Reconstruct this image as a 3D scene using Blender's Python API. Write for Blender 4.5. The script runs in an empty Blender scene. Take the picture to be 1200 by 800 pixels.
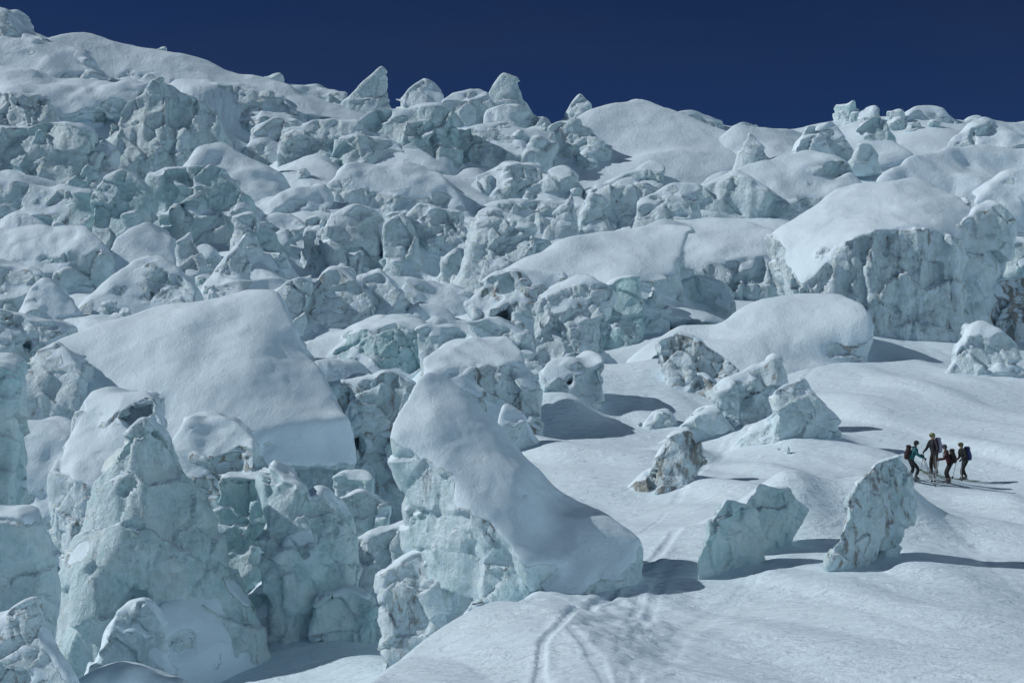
import bpy, bmesh, math, random, time
import numpy as np
from mathutils import Vector, Matrix
import openvdb
T0 = time.time()
F32 = np.float32
SC = bpy.context.scene
COL = SC.collection
F = 1847.0
PITCH = math.radians(2.0)
CP, SP = math.cos(PITCH), math.sin(PITCH)

# ------------------------------------------------------------------ places
def P(x, y, D):
    "point at distance D (metres north of the viewpoint) on the sight line of photo pixel x, y"
    u, v = (x - 600) / F, (400 - y) / F
    Y = CP - v * SP
    Z = SP + v * CP
    return (u / Y * D, D, Z / Y * D)

def smooth(a, b, x):
    t = np.clip((x - a) / (b - a), 0, 1)
    return t * t * (3 - 2 * t)

# ------------------------------------------------------------------ noise
class VN:
    "tileable smooth value noise in 2D, cubic B-spline"
    def __init__(s, seed, n=128):
        s.n = n
        s.a = np.random.RandomState(seed).uniform(-1, 1, (n, n)).astype(F32)
    def __call__(s, x, y):
        x = np.asarray(x, F32); y = np.asarray(y, F32)
        xi = np.floor(x).astype(np.int32); yi = np.floor(y).astype(np.int32)
        fx = x - xi; fy = y - yi
        def w(f):
            return ((1-f)**3/6, (3*f**3-6*f**2+4)/6, (-3*f**3+3*f**2+3*f+1)/6, f**3/6)
        wx, wy = w(fx), w(fy)
        r = 0
        for i in range(4):
            for j in range(4):
                r = r + wx[i]*wy[j]*s.a[(xi+i-1) % s.n, (yi+j-1) % s.n]
        return r * 2.2
N1, N2, N3, N4 = VN(1), VN(2), VN(3), VN(4)

def bspl(n, L, off, rs):
    "interpolation matrix (n samples, spacing 1, lattice spacing L)"
    x = (np.arange(n) / L + off)
    k = np.floor(x).astype(int); f = x - k
    m = int(k.max()) + 4
    M = np.zeros((n, m), F32)
    r = np.arange(n)
    M[r, k] = (1-f)**3/6; M[r, k+1] = (3*f**3-6*f**2+4)/6
    M[r, k+2] = (-3*f**3+3*f**2+3*f+1)/6; M[r, k+3] = f**3/6
    return M
def gnoise(shape, L, rs):
    "smooth noise over a regular grid, lattice spacing L=(lx,ly,lz) in voxels"
    if not hasattr(L, '__len__'): L = (L, L, L)
    Ms = [bspl(shape[i], max(1.5, L[i]), rs.uniform(0, 1), rs) for i in range(3)]
    a = rs.uniform(-1, 1, tuple(M.shape[1] for M in Ms)).astype(F32)
    a = np.tensordot(Ms[0], a, (1, 0))
    a = np.einsum('yj,xjk->xyk', Ms[1], a, optimize=True)
    a = np.einsum('zk,xyk->xyz', Ms[2], a, optimize=True)
    return a * 3.0

def hash3(ix, iy, iz, s):
    h = (ix.astype(np.uint32)*np.uint32(374761393) + iy.astype(np.uint32)*np.uint32(668265263)
         + iz.astype(np.uint32)*np.uint32(2147483647) + np.uint32(s)*np.uint32(1274126177))
    h = (h ^ (h >> np.uint32(13))) * np.uint32(1274126177)
    h = (h ^ (h >> np.uint32(16))) * np.uint32(2246822519)
    return ((h ^ (h >> np.uint32(15))) & np.uint32(0xffffff)).astype(F32) / F32(16777216)
def facets(p, seed=0):
    "broken-plane pattern: each cell of a 3D Voronoi is its own tilted facet; returns height (about -1..1) and crack distance"
    c = np.floor(p).astype(np.int32)
    b1 = np.full(len(p), 9, F32); b2 = b1.copy(); best = np.zeros(len(p), F32)
    for i in (-1, 0, 1):
        for j in (-1, 0, 1):
            for k in (-1, 0, 1):
                x, y, z = c[:, 0]+i, c[:, 1]+j, c[:, 2]+k
                r0, r1, r2 = hash3(x, y, z, seed+1), hash3(x, y, z, seed+2), hash3(x, y, z, seed+3)
                dx = p[:, 0]-x-r0; dy = p[:, 1]-y-r1; dz = p[:, 2]-z-r2
                d = dx*dx+dy*dy+dz*dz
                h = dx*(r1-.5)*2.2 + dy*(r2-.5)*2.2 + dz*(r0-.5)*2.2 + (r0+r1+r2-1.5)*.55
                m = d < b1
                b2 = np.where(m, b1, np.minimum(b2, d))
                best = np.where(m, h, best)
                b1 = np.where(m, d, b1)
    return best, np.sqrt(b2) - np.sqrt(b1)

def facets2(u, v, seed=0):
    sh = u.shape; p = np.stack([u.ravel(), v.ravel()], -1).astype(F32)
    c = np.floor(p).astype(np.int32); z0 = np.zeros(len(p), np.int32)
    b2 = np.zeros(len(p), F32); best = b2.copy()
    for i in (-1, 0, 1):
        for j in (-1, 0, 1):
            x, y = c[:, 0]+i, c[:, 1]+j
            r0, r1, r2 = hash3(x, y, z0, seed+1), hash3(x, y, z0, seed+2), hash3(x, y, z0, seed+3)
            dx = p[:, 0]-x-r0; dy = p[:, 1]-y-r1; d = dx*dx+dy*dy
            h = (r2-.5)*2.0 + dx*(r1-.5)*1.6 - dy*(.2+r0*.7)
            w = np.exp(-d*6.)+1e-9
            best += w*h; b2 += w
    return (best/b2).reshape(sh), None

# ------------------------------------------------------------------ the glacier surface (height as function of place)
XS = np.array([-900, 0, 60, 200, 330, 400, 500, 620, 700, 800, 900, 1000, 1200, 2100], F32)
CR = np.array([-20, 34, 46, 74, 108, 122, 136, 140, 150, 150, 152, 145, 146, 150], F32)
JX = np.array([-900, 0, 430, 500, 640, 760, 860, 1000, 1100, 1200, 2000], F32)
JY = np.array([900, 900, 690, 600, 430, 380, 330, 345, 355, 345, 330], F32)
TRACKS = [  # ski tracks, photo pixels, half width m, depth m
    ([(792, 622), (765, 655), (735, 680), (700, 705), (660, 728), (636, 752), (632, 800)], .22, .13),
    ([(735, 630), (780, 600), (850, 575), (930, 560), (1000, 560), (1065, 566)], .20, .05),
    ([(668, 736), (690, 760), (705, 785), (720, 820)], .2, .09),
    ([(752, 690), (742, 725), (730, 760), (728, 810)], .25, .05),
    ([(800, 640), (770, 690), (750, 740), (745, 810)], .25, .05),
    ([(1200, 700), (1120, 640), (1060, 600), (1000, 560)], .3, .04),
    ([(1015, 412), (960, 425), (935, 452), (900, 490), (850, 530), (790, 590), (730, 610)], .35, .09),
    ([(1200, 428), (1110, 415), (1010, 412), (935, 440)], .3, .07),
    ([(905, 640), (880, 680), (800, 740), (740, 800)], .5, .06),
]
def row_of(D, x):
    c = np.interp(x, XS, CR)
    k = math.log(260/68.) / (560 - c)
    D = np.asarray(D, F32)
    return np.where(D > 68, 560 - np.log(np.maximum(D, 1)/68)/k, 560 + np.log(68/np.maximum(D, 1))/.00305)
_world_tracks = []
def terrain(X, Y, fine=True):
    X = np.asarray(X, F32); Y = np.asarray(Y, F32)
    D = np.maximum(Y, 6.)
    x = 600 + X/D*F
    y = row_of(np.minimum(D, 262.), x)
    v = (400 - y)/F
    z = np.minimum(D, 262.)*(SP + v*CP)/(CP - v*SP)
    z = z + (np.maximum(D, 262.)-262.)*.03
    # trough with the fallen blocks on the left
    edge = np.interp(D, [28, 33, 36, 38, 41, 44, 60, 100], [360, 400, 440, 500, 580, 610, 570, 520])
    tr = smooth(edge+50, edge-75, x)*smooth(24, 30, D)*smooth(100, 74, D)
    z = z - 2.4*tr
    # jumble
    yj = np.interp(x, JX, JY)
    J = smooth(15, -35, y - yj)*smooth(500, 300, D)*smooth(44, 80, D)
    calm = np.maximum(smooth(640, 740, x)*smooth(150, 175, D), smooth(232, 262, D))
    J = J*(1-.78*calm)
    s = D/F
    a = N1(X/9, Y/12)*.6 + N2(X/4.1, Y/5.5)*.35
    z = z + J*a*7*s*1.6
    lu, lv = X/D, np.log(D)
    wu = lu + .004*N2(lu*60, lv*50); wv = lv + .004*N3(lu*60+7, lv*50)
    for cs, am in ((.050, .27), (.021, .09), (.0095, .035)):
        hh, cr = facets2(wu/cs, wv/cs, int(cs*1000))
        z = z + J*hh*cs*D*am
    z = z + J*4*s
    # smooth snow
    S = 1 - J
    z = z + S*(N2(X/7+9, Y/14)*.42 + N3(X/3.3+.2*Y/3, Y/6.2)*.30 + np.maximum(N4(X/1.9+Y/5, Y/3.1), -.1)*.30*smooth(140, 80, D) + N1(X/.8+Y/2, Y/1.7)*.045*smooth(100, 60, D))
    # broad features of the snow on the right
    for (px, py, rx, ry, h) in MOUNDS:
        q = P(px, py, dist_row(py, px))
        z = z + h*np.exp(-((X-q[0])/rx)**2-((Y-q[1])/ry)**2)
    for (mx, my, rx, ry, h) in DRIFTS:
        u_, v_ = (X-mx), (Y-my)
        z = z + h*np.exp(-(u_/np.where(u_ > 0, rx*.6, rx))**2-(v_/ry)**2)
    if fine:
        wk = smooth(.05, .6, N1(X/2.3+31, Y/3.1))  # trampled patch and wind crust
        area = np.exp(-((x-720)/85)**2-((y-735)/60)**2)
        z = z + area*(.035*N4(X*2.3, Y*2.0)+.045*N2(X*4.6, Y*4))*smooth(90, 50, D)
        z = z + S*wk*.02*N3(X*1.9+.3*Y, Y*1.1-.4*X)
        for pts, w, dep in _world_tracks:
            m = np.full(X.shape, 9, F32)
            for (a0, b0), (a1, b1) in zip(pts[:-1], pts[1:]):
                dx, dy = a1-a0, b1-b0; L = dx*dx+dy*dy
                t = np.clip(((X-a0)*dx+(Y-b0)*dy)/L, 0, 1)
                m = np.minimum(m, np.hypot(X-a0-t*dx, Y-b0-t*dy))
            m = m*(1+.4*N4(X*1.3, Y*1.3))
            z = z - .3*dep*smooth(w*.7, w*.3, m) + .12*dep*np.exp(-((m-w)/(w*.4))**2)
    return z
def dist_row(y, x):
    c = float(np.interp(x, XS, CR)); k = math.log(260/68.)/(560-c)
    return 68*math.exp(k*(560-y)) if y < 560 else 68*math.exp(.00305*(560-y))
MOUNDS = [(935, 650, 1.3, 2.5, .35), (1090, 468, 6, 5, .4), (1190, 590, 1.6, 3, .7),
          (690, 520, 3, 5, .4), (1020, 700, 4, 4, .25), (860, 400, 9, 9, 1.6), (740, 450, 6, 8, 1.0), (700, 700, 3, 4, .2)]
DRIFTS = [(12.5, 52.8, 2.9, 2.0, 1.75), (8.9, 52.2, 2.3, 1.8, 1.2), (13.0, 80., 2.6, 2.2, .8), (9.6, 95., 2.6, 2.6, 1.0), (15.3, 77.5, 2.2, 2.2, .7), (8.3, 75.5, 1.8, 2., .7), (3.0, 86.5, 3.0, 2.5, 1.0)]
def hit(x, y, d0=25.):
    "where the sight line of pixel x, y meets the glacier surface"
    Ds = d0*np.exp(np.arange(0, 2.5, .002))
    q = P(x, y, 1.0)
    z = terrain(q[0]*Ds, Ds, False)
    r = q[2]*Ds
    i = np.argmax(z >= r)
    return Ds[i] if z[i] >= r[i] else 260.
for pts, w, dep in TRACKS:
    q = []
    for (x, y) in pts:
        D = hit(x, y); p = P(x, y, D); q.append((p[0], p[1]))
    _world_tracks.append((q, w, dep))

# ------------------------------------------------------------------ materials
def nodes(name):
    m = bpy.data.materials.new(name); m.use_nodes = True
    nt = m.node_tree
    for n in list(nt.nodes): nt.nodes.remove(n)
    return m, nt
class G:
    def __init__(s, nt): s.nt = nt
    def n(s, t, **k):
        o = s.nt.nodes.new(t)
        for a, b in k.items(): setattr(o, a, b)
        return o
    def l(s, a, b): s.nt.links.new(a, b)
    def val(s, sock, v):
        if hasattr(v, 'is_output'): s.l(v, sock)
        else: sock.default_value = v
    def math(s, op, a, b=0., c=0., clamp=False):
        o = s.n('ShaderNodeMath', operation=op, use_clamp=clamp)
        s.val(o.inputs[0], a); s.val(o.inputs[1], b); s.val(o.inputs[2], c)
        return o.outputs[0]
    def ramp(s, f, a, b, lo=0., hi=1.):
        o = s.n('ShaderNodeMapRange', interpolation_type='SMOOTHSTEP')
        s.val(o.inputs[0], f); s.val(o.inputs[1], a); s.val(o.inputs[2], b); s.val(o.inputs[3], lo); s.val(o.inputs[4], hi)
        return o.outputs[0]
    def mix(s, f, a, b):
        o = s.n('ShaderNodeMix', data_type='RGBA')
        s.val(o.inputs[0], f); s.val(o.inputs[6], a); s.val(o.inputs[7], b)
        return o.outputs[2]
    def noise(s, vec, sc, det=3, rough=.55, dist=0.):
        o = s.n('ShaderNodeTexNoise')
        s.l(vec, o.inputs['Vector']); o.inputs['Scale'].default_value = sc
        o.inputs['Detail'].default_value = det; o.inputs['Roughness'].default_value = rough
        o.inputs['Distortion'].default_value = dist
        return o.outputs[0]
    def scale(s, vec, v3=None, f=None):
        if f is not None:
            o = s.n('ShaderNodeVectorMath', operation='SCALE'); s.l(vec, o.inputs[0]); s.val(o.inputs[3], f); return o.outputs[0]
        o = s.n('ShaderNodeVectorMath', operation='MULTIPLY'); s.l(vec, o.inputs[0]); o.inputs[1].default_value = v3; return o.outputs[0]

SNOW = (.67, .815, .91, 1)
def ice_material():
    m, nt = nodes('glacier_ice'); g = G(nt)
    out = g.n('ShaderNodeOutputMaterial'); b = g.n('ShaderNodeBsdfPrincipled')
    g.l(b.outputs[0], out.inputs[0])
    geo = g.n('ShaderNodeNewGeometry')
    def oa(name):
        a = g.n('ShaderNodeAttribute', attribute_type='OBJECT', attribute_name=name); return a.outputs['Fac']
    pxs, teal, dirt, flt = oa('grain'), oa('teal'), oa('dirt'), oa('flute')
    vec = g.scale(geo.outputs['Position'], f=pxs)      # so that one unit is the same share of every block
    sa = g.n('ShaderNodeAttribute', attribute_type='GEOMETRY', attribute_name='snow').outputs['Fac']
    edge = g.noise(vec, .09, 4, .6)
    fine = g.noise(vec, .45, 3, .6)
    sm = g.math('ADD', sa, g.math('MULTIPLY', g.math('SUBTRACT', edge, .5), .75))
    sm = g.math('ADD', sm, g.math('MULTIPLY', g.math('SUBTRACT', fine, .5), .35))
    snow = g.ramp(sm, .40, .58)
    big = g.noise(vec, .025, 3, .5)
    streak = g.noise(g.scale(vec, (1, 1, .18)), .13, 4, .6, .3)
    strata = g.noise(g.scale(vec, (.25, .25, 1.4)), .10, 3, .6, .5)
    frost = g.ramp(g.noise(vec, .11, 6, .68), .38, .60)    # rime and blown snow sticking to the ice
    tf = g.math('MULTIPLY', teal, g.ramp(big, .36, .62, .25, 1.0), clamp=True)
    ice = g.mix(tf, (.60, .72, .75, 1), (.35, .575, .62, 1))
    ice = g.mix(g.ramp(streak, .45, .72, 0., .26), ice, (.46, .59, .61, 1))
    ice = g.mix(g.ramp(strata, .52, .70, 0., .25), ice, (.50, .57, .55, 1))
    ice = g.mix(g.math('MULTIPLY', frost, g.ramp(teal, .4, 1.0, .74, .32)), ice, SNOW)
    thin = g.noise(g.scale(vec, (1, 1, .07)), .26, 4, .65, .2)
    ice = g.mix(g.math('MULTIPLY', flt, g.ramp(thin, .50, .68, 0., .11), clamp=True), ice, (.25, .29, .29, 1))
    dn = g.noise(g.scale(vec, (1, 1, .35)), .07, 5, .68, .4)
    lip = g.math('MULTIPLY', g.ramp(sm, .05, .30), g.ramp(sm, .44, .34))  # thin band of old layers right under the snow
    dd = g.math('ADD', dn, g.math('MULTIPLY', lip, .10))
    dd = g.math('ADD', dd, g.math('MULTIPLY', g.math('SUBTRACT', dirt, .5), .26))
    df = g.ramp(dd, .60, .74, 0., .85)
    dcol = g.mix(g.ramp(g.noise(vec, .05, 2), .4, .6), (.13, .145, .145, 1), (.23, .20, .165, 1))
    ice = g.mix(df, ice, dcol)
    col = g.mix(snow, ice, SNOW)
    g.l(col, b.inputs['Base Color'])
    g.l(g.ramp(snow, 0., 1., .42, .75), b.inputs['Roughness'])
    b.inputs['Specular IOR Level'].default_value = .35
    # relief
    bf = g.noise(vec, .22, 6, .68, .2)
    bs = g.noise(vec, .6, 3, .5)
    h = g.math('ADD', g.math('MULTIPLY', g.math('MULTIPLY', bf, g.ramp(snow, 0, 1, 2.4, 1.3)), 1.), g.math('MULTIPLY', bs, g.ramp(snow, 0, 1, 1.2, .75)))
    h = g.math('ADD', h, g.math('MULTIPLY', streak, g.ramp(snow, 0, 1, 1.8, 0)))
    h = g.math('DIVIDE', h, pxs)
    bp = g.n('ShaderNodeBump'); bp.inputs['Strength'].default_value = .85; bp.inputs['Distance'].default_value = 1.0
    g.l(h, bp.inputs['Height']); g.l(bp.outputs[0], b.inputs['Normal'])
    return m
def snow_material():
    m, nt = nodes('glacier_snow'); g = G(nt)
    out = g.n('ShaderNodeOutputMaterial'); b = g.n('ShaderNodeBsdfPrincipled')
    g.l(b.outputs[0], out.inputs[0])
    geo = g.n('ShaderNodeNewGeometry'); pos = geo.outputs['Position']
    big = g.noise(pos, .12, 3)
    c = g.mix(g.ramp(big, .35, .65), SNOW, (.65, .795, .895, 1))
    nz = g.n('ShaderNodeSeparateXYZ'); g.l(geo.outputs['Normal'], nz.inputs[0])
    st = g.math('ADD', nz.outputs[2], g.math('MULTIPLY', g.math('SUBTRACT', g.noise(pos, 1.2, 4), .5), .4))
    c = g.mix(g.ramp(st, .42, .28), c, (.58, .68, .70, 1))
    g.l(c, b.inputs['Base Color']); b.inputs['Roughness'].default_value = .7
    b.inputs['Specular IOR Level'].default_value = .3
    r1 = g.noise(g.scale(pos, (.7, 1.6, 1)), 1.6, 5, .6, .6)
    r2 = g.noise(pos, 7., 4, .6)
    patch = g.ramp(g.noise(pos, .25, 2), .42, .6)
    h = g.math('ADD', g.math('MULTIPLY', r1, .24), g.math('MULTIPLY', g.math('MULTIPLY', r2, patch), .06))
    bp = g.n('ShaderNodeBump'); bp.inputs['Strength'].default_value = .7; bp.inputs['Distance'].default_value = 1.0
    g.l(h, bp.inputs['Height']); g.l(bp.outputs[0], b.inputs['Normal'])
    return m
def plain(name, c, rough=.6, metal=0.):
    m, nt = nodes(name); g = G(nt)
    out = g.n('ShaderNodeOutputMaterial'); b = g.n('ShaderNodeBsdfPrincipled'); g.l(b.outputs[0], out.inputs[0])
    geo = g.n('ShaderNodeNewGeometry')
    nn = g.noise(geo.outputs['Position'], 22, 3)
    g.l(g.mix(g.ramp(nn, .35, .65), tuple(x*.8 for x in c)+(1,), tuple(min(1, x*1.15) for x in c)+(1,)), b.inputs['Base Color'])
    b.inputs['Roughness'].default_value = rough; b.inputs['Metallic'].default_value = metal
    return m
ICE, SNOWM = ice_material(), snow_material()

# ------------------------------------------------------------------ meshes
def mesh_np(name, v, faces, smooth_=True):
    me = bpy.data.meshes.new(name)
    k = faces.shape[1]
    me.vertices.add(len(v)); me.vertices.foreach_set('co', np.ascontiguousarray(v, F32).ravel())
    me.loops.add(faces.size); me.loops.foreach_set('vertex_index', np.ascontiguousarray(faces, np.int32).ravel())
    me.polygons.add(len(faces)); me.polygons.foreach_set('loop_start', np.arange(0, faces.size, k, dtype=np.int32))
    me.update(calc_edges=True)
    if smooth_: me.polygons.foreach_set('use_smooth', np.ones(len(faces), bool))
    me.validate()
    return me
def link(name, me, mat=None, parent=None):
    o = bpy.data.objects.new(name, me); COL.objects.link(o)
    if mat and not me.materials: me.materials.append(mat)
    if parent: o.parent = parent
    return o
def tag(o, label=None, cat=None, group=None, kind=None):
    if label: o['label'] = label
    if cat: o['category'] = cat
    if group: o['group'] = group
    if kind: o['kind'] = kind
    return o

def vert_normals(v, q):
    a, b, c, d = (v[q[:, i]] for i in range(4))
    fn = np.cross(c-a, d-b)
    n = np.zeros((len(v), 3), F32)
    for i in range(4):
        for k in range(3):
            n[:, k] += np.bincount(q[:, i], weights=fn[:, k], minlength=len(v)).astype(F32)
    return n/(np.linalg.norm(n, axis=1, keepdims=True)+1e-12)

# glacier sheet
def build_terrain():
    xin = np.arange(-12, 1213, 2.1)
    outr = 1213 + np.cumsum(np.geomspace(4, 260, 60)); outl = -12 - np.cumsum(np.geomspace(4, 260, 60))
    xs = np.concatenate([outl[::-1], xin, outr])
    D = np.concatenate([np.linspace(-60, 20, 24), np.geomspace(20.4, 262, 760), np.geomspace(263, 1500, 30)])
    Xc = (xs-600)/F
    Dm, Um = np.meshgrid(D, Xc, indexing='ij')
    X = Um*np.maximum(Dm, 20.); Y = Dm
    z = terrain(X, Y)
    v = np.stack([X, Y, z], -1).reshape(-1, 3)
    nr, nc = len(D), len(xs)
    i = np.arange(nr-1)[:, None]*nc + np.arange(nc-1)[None]
    f = np.stack([i, i+1, i+nc+1, i+nc], -1).reshape(-1, 4)
    nrm = vert_normals(v, f)
    Dv = np.maximum(v[:, 1], 20); s = Dv/F
    yv = row_of(np.minimum(Dv, 262), 600+v[:, 0]/Dv*F)
    J = smooth(15, -35, yv-np.interp(600+v[:, 0]/Dv*F, JX, JY))*smooth(400, 270, Dv)
    st = smooth(.86, .55, nrm[:, 2])*J
    lg = np.stack([v[:, 0]/Dv*F/11, np.log(Dv)*F/11, v[:, 2]/Dv*F/11], -1).astype(F32)
    h1, c1 = facets(lg, 5); h2, c2 = facets(lg*2.3, 9)
    v = v + nrm*(st*s*(h1*1.6+h2*.8-.6*smooth(.1, 0, c1)))[:, None]
    v = v + nrm*((1-st)*J*s*(h2*.3))[:, None]
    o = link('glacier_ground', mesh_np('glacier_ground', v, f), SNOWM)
    tag(o, kind='structure')
build_terrain()
def bounce_slopes():
    "unseen snow slopes added right of and behind the viewpoint: their sunlit snow lights the shaded sides"
    az = np.radians(np.linspace(30, 300, 220)); t = np.linspace(0, 1, 60)
    A, T = np.meshgrid(az, t, indexing='ij')
    top = 150 + 190*smooth(math.radians(30), math.radians(60), A)*smooth(math.radians(300), math.radians(200), A)
    r = 170 + T*330
    n = N1(A*9, T*3)*.8 + N2(A*23, T*7)*.35 + N3(A*55, T*16)*.15
    Z = -25 + top*T**1.15*(1+.35*n) + n*14*T
    v = np.stack([r*np.sin(A), r*np.cos(A), Z], -1).reshape(-1, 3)
    i = np.arange(219)[:, None]*60 + np.arange(59)[None]
    f = np.stack([i, i+60, i+61, i+1], -1).reshape(-1, 4)
    vn = vert_normals(v.astype(F32), f)
    if vn[:, 2].mean() < 0: f = f[:, ::-1]
    tag(link('snow_bounce_slope', mesh_np('snow_bounce_slope', v, f), SNOWM), kind='structure')  # out of view, added to bounce sunlight into the shadows
bounce_slopes()
print('terrain', round(time.time()-T0, 1))

def hull_planes(pts):
    bm = bmesh.new()
    for p in pts: bm.verts.new(p)
    bmesh.ops.convex_hull(bm, input=bm.verts[:])
    out = []
    for f in bm.faces:
        if f.calc_area() < 1e-9: continue
        f.normal_update(); n = f.normal; c = n.dot(f.verts[0].co)
        if not any(abs(n.dot(q[0]) - 1) < 1e-3 and abs(c-q[1]) < 1e-2 for q in out): out.append((n.copy(), c))
    cen = sum((Vector(p) for p in pts), Vector())/len(pts)
    bm.free()
    return [(n, c) if n.dot(cen) < c else (-n, -c) for n, c in out]

def sample(a, idx):
    i = np.clip(np.floor(idx).astype(int), 0, np.array(a.shape)-2); f = (idx-i).astype(F32)
    x, y, z = i.T; fx, fy, fz = f.T
    r = 0
    for dx in (0, 1):
        for dy in (0, 1):
            for dz in (0, 1):
                r = r + a[x+dx, y+dy, z+dz]*(fx if dx else 1-fx)*(fy if dy else 1-fy)*(fz if dz else 1-fz)
    return r

SEED = [0]
def block_mesh(name, hulls, s, rnd=3., snow=.9, rough=2., warp=.05, flute=0., vox=1.65, fac=20., fa=.105, lim=(.34, .64), cap=1.0e6, floor_z=None):
    """a lump of ice: union of convex solids (world points), warped, weathered on its steep sides and coated with snow on top.
    s = metres per photo pixel at its distance; all other lengths in those pixels"""
    rough = rough*.6
    SEED[0] += 1; rs = np.random.RandomState(SEED[0]*7+3)
    allp = np.array([p for sg, pts in hulls if sg > 0 for p in pts], F32)
    if floor_z is not None: allp[:, 2] = np.maximum(allp[:, 2], floor_z)
    lo, hi = allp.min(0), allp.max(0)
    pad = s*(snow+rough+8)
    lo = lo-pad; hi = hi+pad; size = hi-lo
    h = max(vox*s, (np.prod(size)/cap)**(1/3.))
    n = np.ceil(size/h).astype(int)+1
    ax = [lo[i]+np.arange(n[i], dtype=F32)*h for i in range(3)]
    g = np.meshgrid(*ax, indexing='ij')
    L = float(np.median(hi-lo))
    w = warp*L
    q = []
    for i in range(3):
        q.append(g[i] + w*gnoise(n, .33*L/h, rs) + .5*w*gnoise(n, .15*L/h, rs) + min(.2*w, 1.5*s)*gnoise(n, max(.07*L, 7*s)/h, rs))
    d = None
    for sg, pts in hulls:
        pl = hull_planes([Vector(p) for p in pts])
        r = rnd*s if sg > 0 else rnd*s*.5
        acc = None; mx = None
        vals = []
        for nn, c in pl:
            vals.append(q[0]*nn[0]+q[1]*nn[1]+q[2]*nn[2]-c)
        mx = vals[0].copy()
        for v in vals[1:]: np.maximum(mx, v, out=mx)
        acc = np.zeros_like(mx)
        for v in vals: acc += np.exp((v-mx)/r)
        hd = mx + r*np.log(acc) - r*1.1 - (1.8*s if sg > 0 else 0)
        if d is None: d = hd
        elif sg > 0:
            k = (9*s if sg == 2 else 3*s); t = np.clip(.5+.5*(d-hd)/k, 0, 1); d = d*(1-t)+hd*t - k*t*(1-t)
        else:
            k = 2*s; t = np.clip(.5-.5*(d+hd)/k, 0, 1); d = d*(1-t)-hd*t + k*t*(1-t)
    gx, gy, gz = np.gradient(d, h)
    nz = gz/np.sqrt(gx*gx+gy*gy+gz*gz+1e-6)
    nz = nz + .11*gnoise(n, 26*s/h, rs) + .09*gnoise(n, 10*s/h, rs)
    sm = smooth(lim[0], lim[1], nz)
    rg = rough*s*(.8*gnoise(n, 26*s/h, rs) + .34*gnoise(n, 9*s/h, rs) + .16*gnoise(n, 4.5*s/h, rs))
    rg = rg + rough*1.0*s*(np.abs(gnoise(n, 17*s/h, rs))-.35)
    if flute: rg = rg + flute*s*gnoise(n, (7*s/h, 7*s/h, 50*s/h), rs)
    f = d - snow*s*sm + (1-sm)*rg + sm*s*(1.5*gnoise(n, 34*s/h, rs)+.8*np.abs(gnoise(n, 15*s/h, rs))+.28*gnoise(n, 6*s/h, rs))
    f[0], f[-1], f[:, 0], f[:, -1], f[:, :, 0], f[:, :, -1] = (h,)*6
    grid = openvdb.FloatGrid(background=float(3*h))
    grid.copyFromArray(np.clip(f, -3*h, 3*h).astype(F32))
    pts, quads = grid.convertToQuads(isovalue=0.0)
    pts = np.asarray(pts, F32); quads = np.asarray(quads, np.int64)
    sv = sample(sm, pts); 
    v = lo.astype(F32) + pts*F32(h)
    # vertex normals from the field
    e = .8
    gr = np.stack([sample(f, pts+np.eye(3)[i]*e)-sample(f, pts-np.eye(3)[i]*e) for i in range(3)], -1)
    nrm = gr/(np.linalg.norm(gr, axis=1, keepdims=True)+1e-9)
    # broken facets
    fh, fc = facets((v/(fac*s)).astype(F32), SEED[0])
    f2, fc2 = facets((v/(fac*.42*s)).astype(F32), SEED[0]+50)
    f0, fc0 = facets((v/(fac*2.1*s)).astype(F32), SEED[0]+90)
    dsp = (fh*fac*fa*s - 1.2*s*smooth(.10, 0, fc) - 1.6*s*smooth(.05, 0, fc0) + f2*fac*.42*fa*.8*s)
    pat = sample(gnoise(n, 45*s/h, rs), pts)
    wgt = ((1-sv)*.93+.03)*(.25+.75*smooth(-.5, .6, pat))
    v = v + nrm*(dsp*wgt + f0*fac*2.1*fa*1.9*s*(.04+.96*(1-sv)))[:, None]
    # outward winding check
    a, b, c = v[quads[:, 0]], v[quads[:, 1]], v[quads[:, 2]]
    fn = np.cross(b-a, c-a)
    if (fn*nrm[quads[:, 0]]).sum() < 0: quads = quads[:, ::-1]
    vn = vert_normals(v, quads)
    led = smooth(lim[1]-.12, lim[1]+.16, vn[:, 2] + .12*(f2+fh))
    sv = np.clip(np.maximum(sv*smooth(lim[0]-.45, lim[0]-.05, vn[:, 2]), led*.95), 0, 1)
    me = mesh_np(name, v, quads)
    if len(me.vertices) == len(sv):
        at = me.attributes.new('snow', 'FLOAT', 'POINT'); at.data.foreach_set('value', sv.astype(F32))
    return me

def parse(txt, D, s):
    "'x,y,o x,y,o ... |T' photo pixels and offset (px, + away) -> world points incl. the back at thickness T"
    sg = 1
    if txt[0] == '!': sg = -1; txt = txt[1:]
    if txt[0] == '~': sg = 2; txt = txt[1:]
    a, T = txt.split('|')
    q = [tuple(float(k) for k in t.split(',')) for t in a.split()]
    q = [(t[0], t[1], t[2] if len(t) > 2 else 0.) for t in q]
    cx = sum(t[0] for t in q)/len(q); T = float(T)
    pts = [P(x, y, D+o*s) for x, y, o in q]
    for x, y, o in q:
        # the back: straight behind in the world (same x and height), a little narrower
        p = P(cx+(x-cx)*.88, y, D+o*s)
        pts.append((p[0], p[1]+T*s, p[2]))
    return sg, pts

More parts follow.
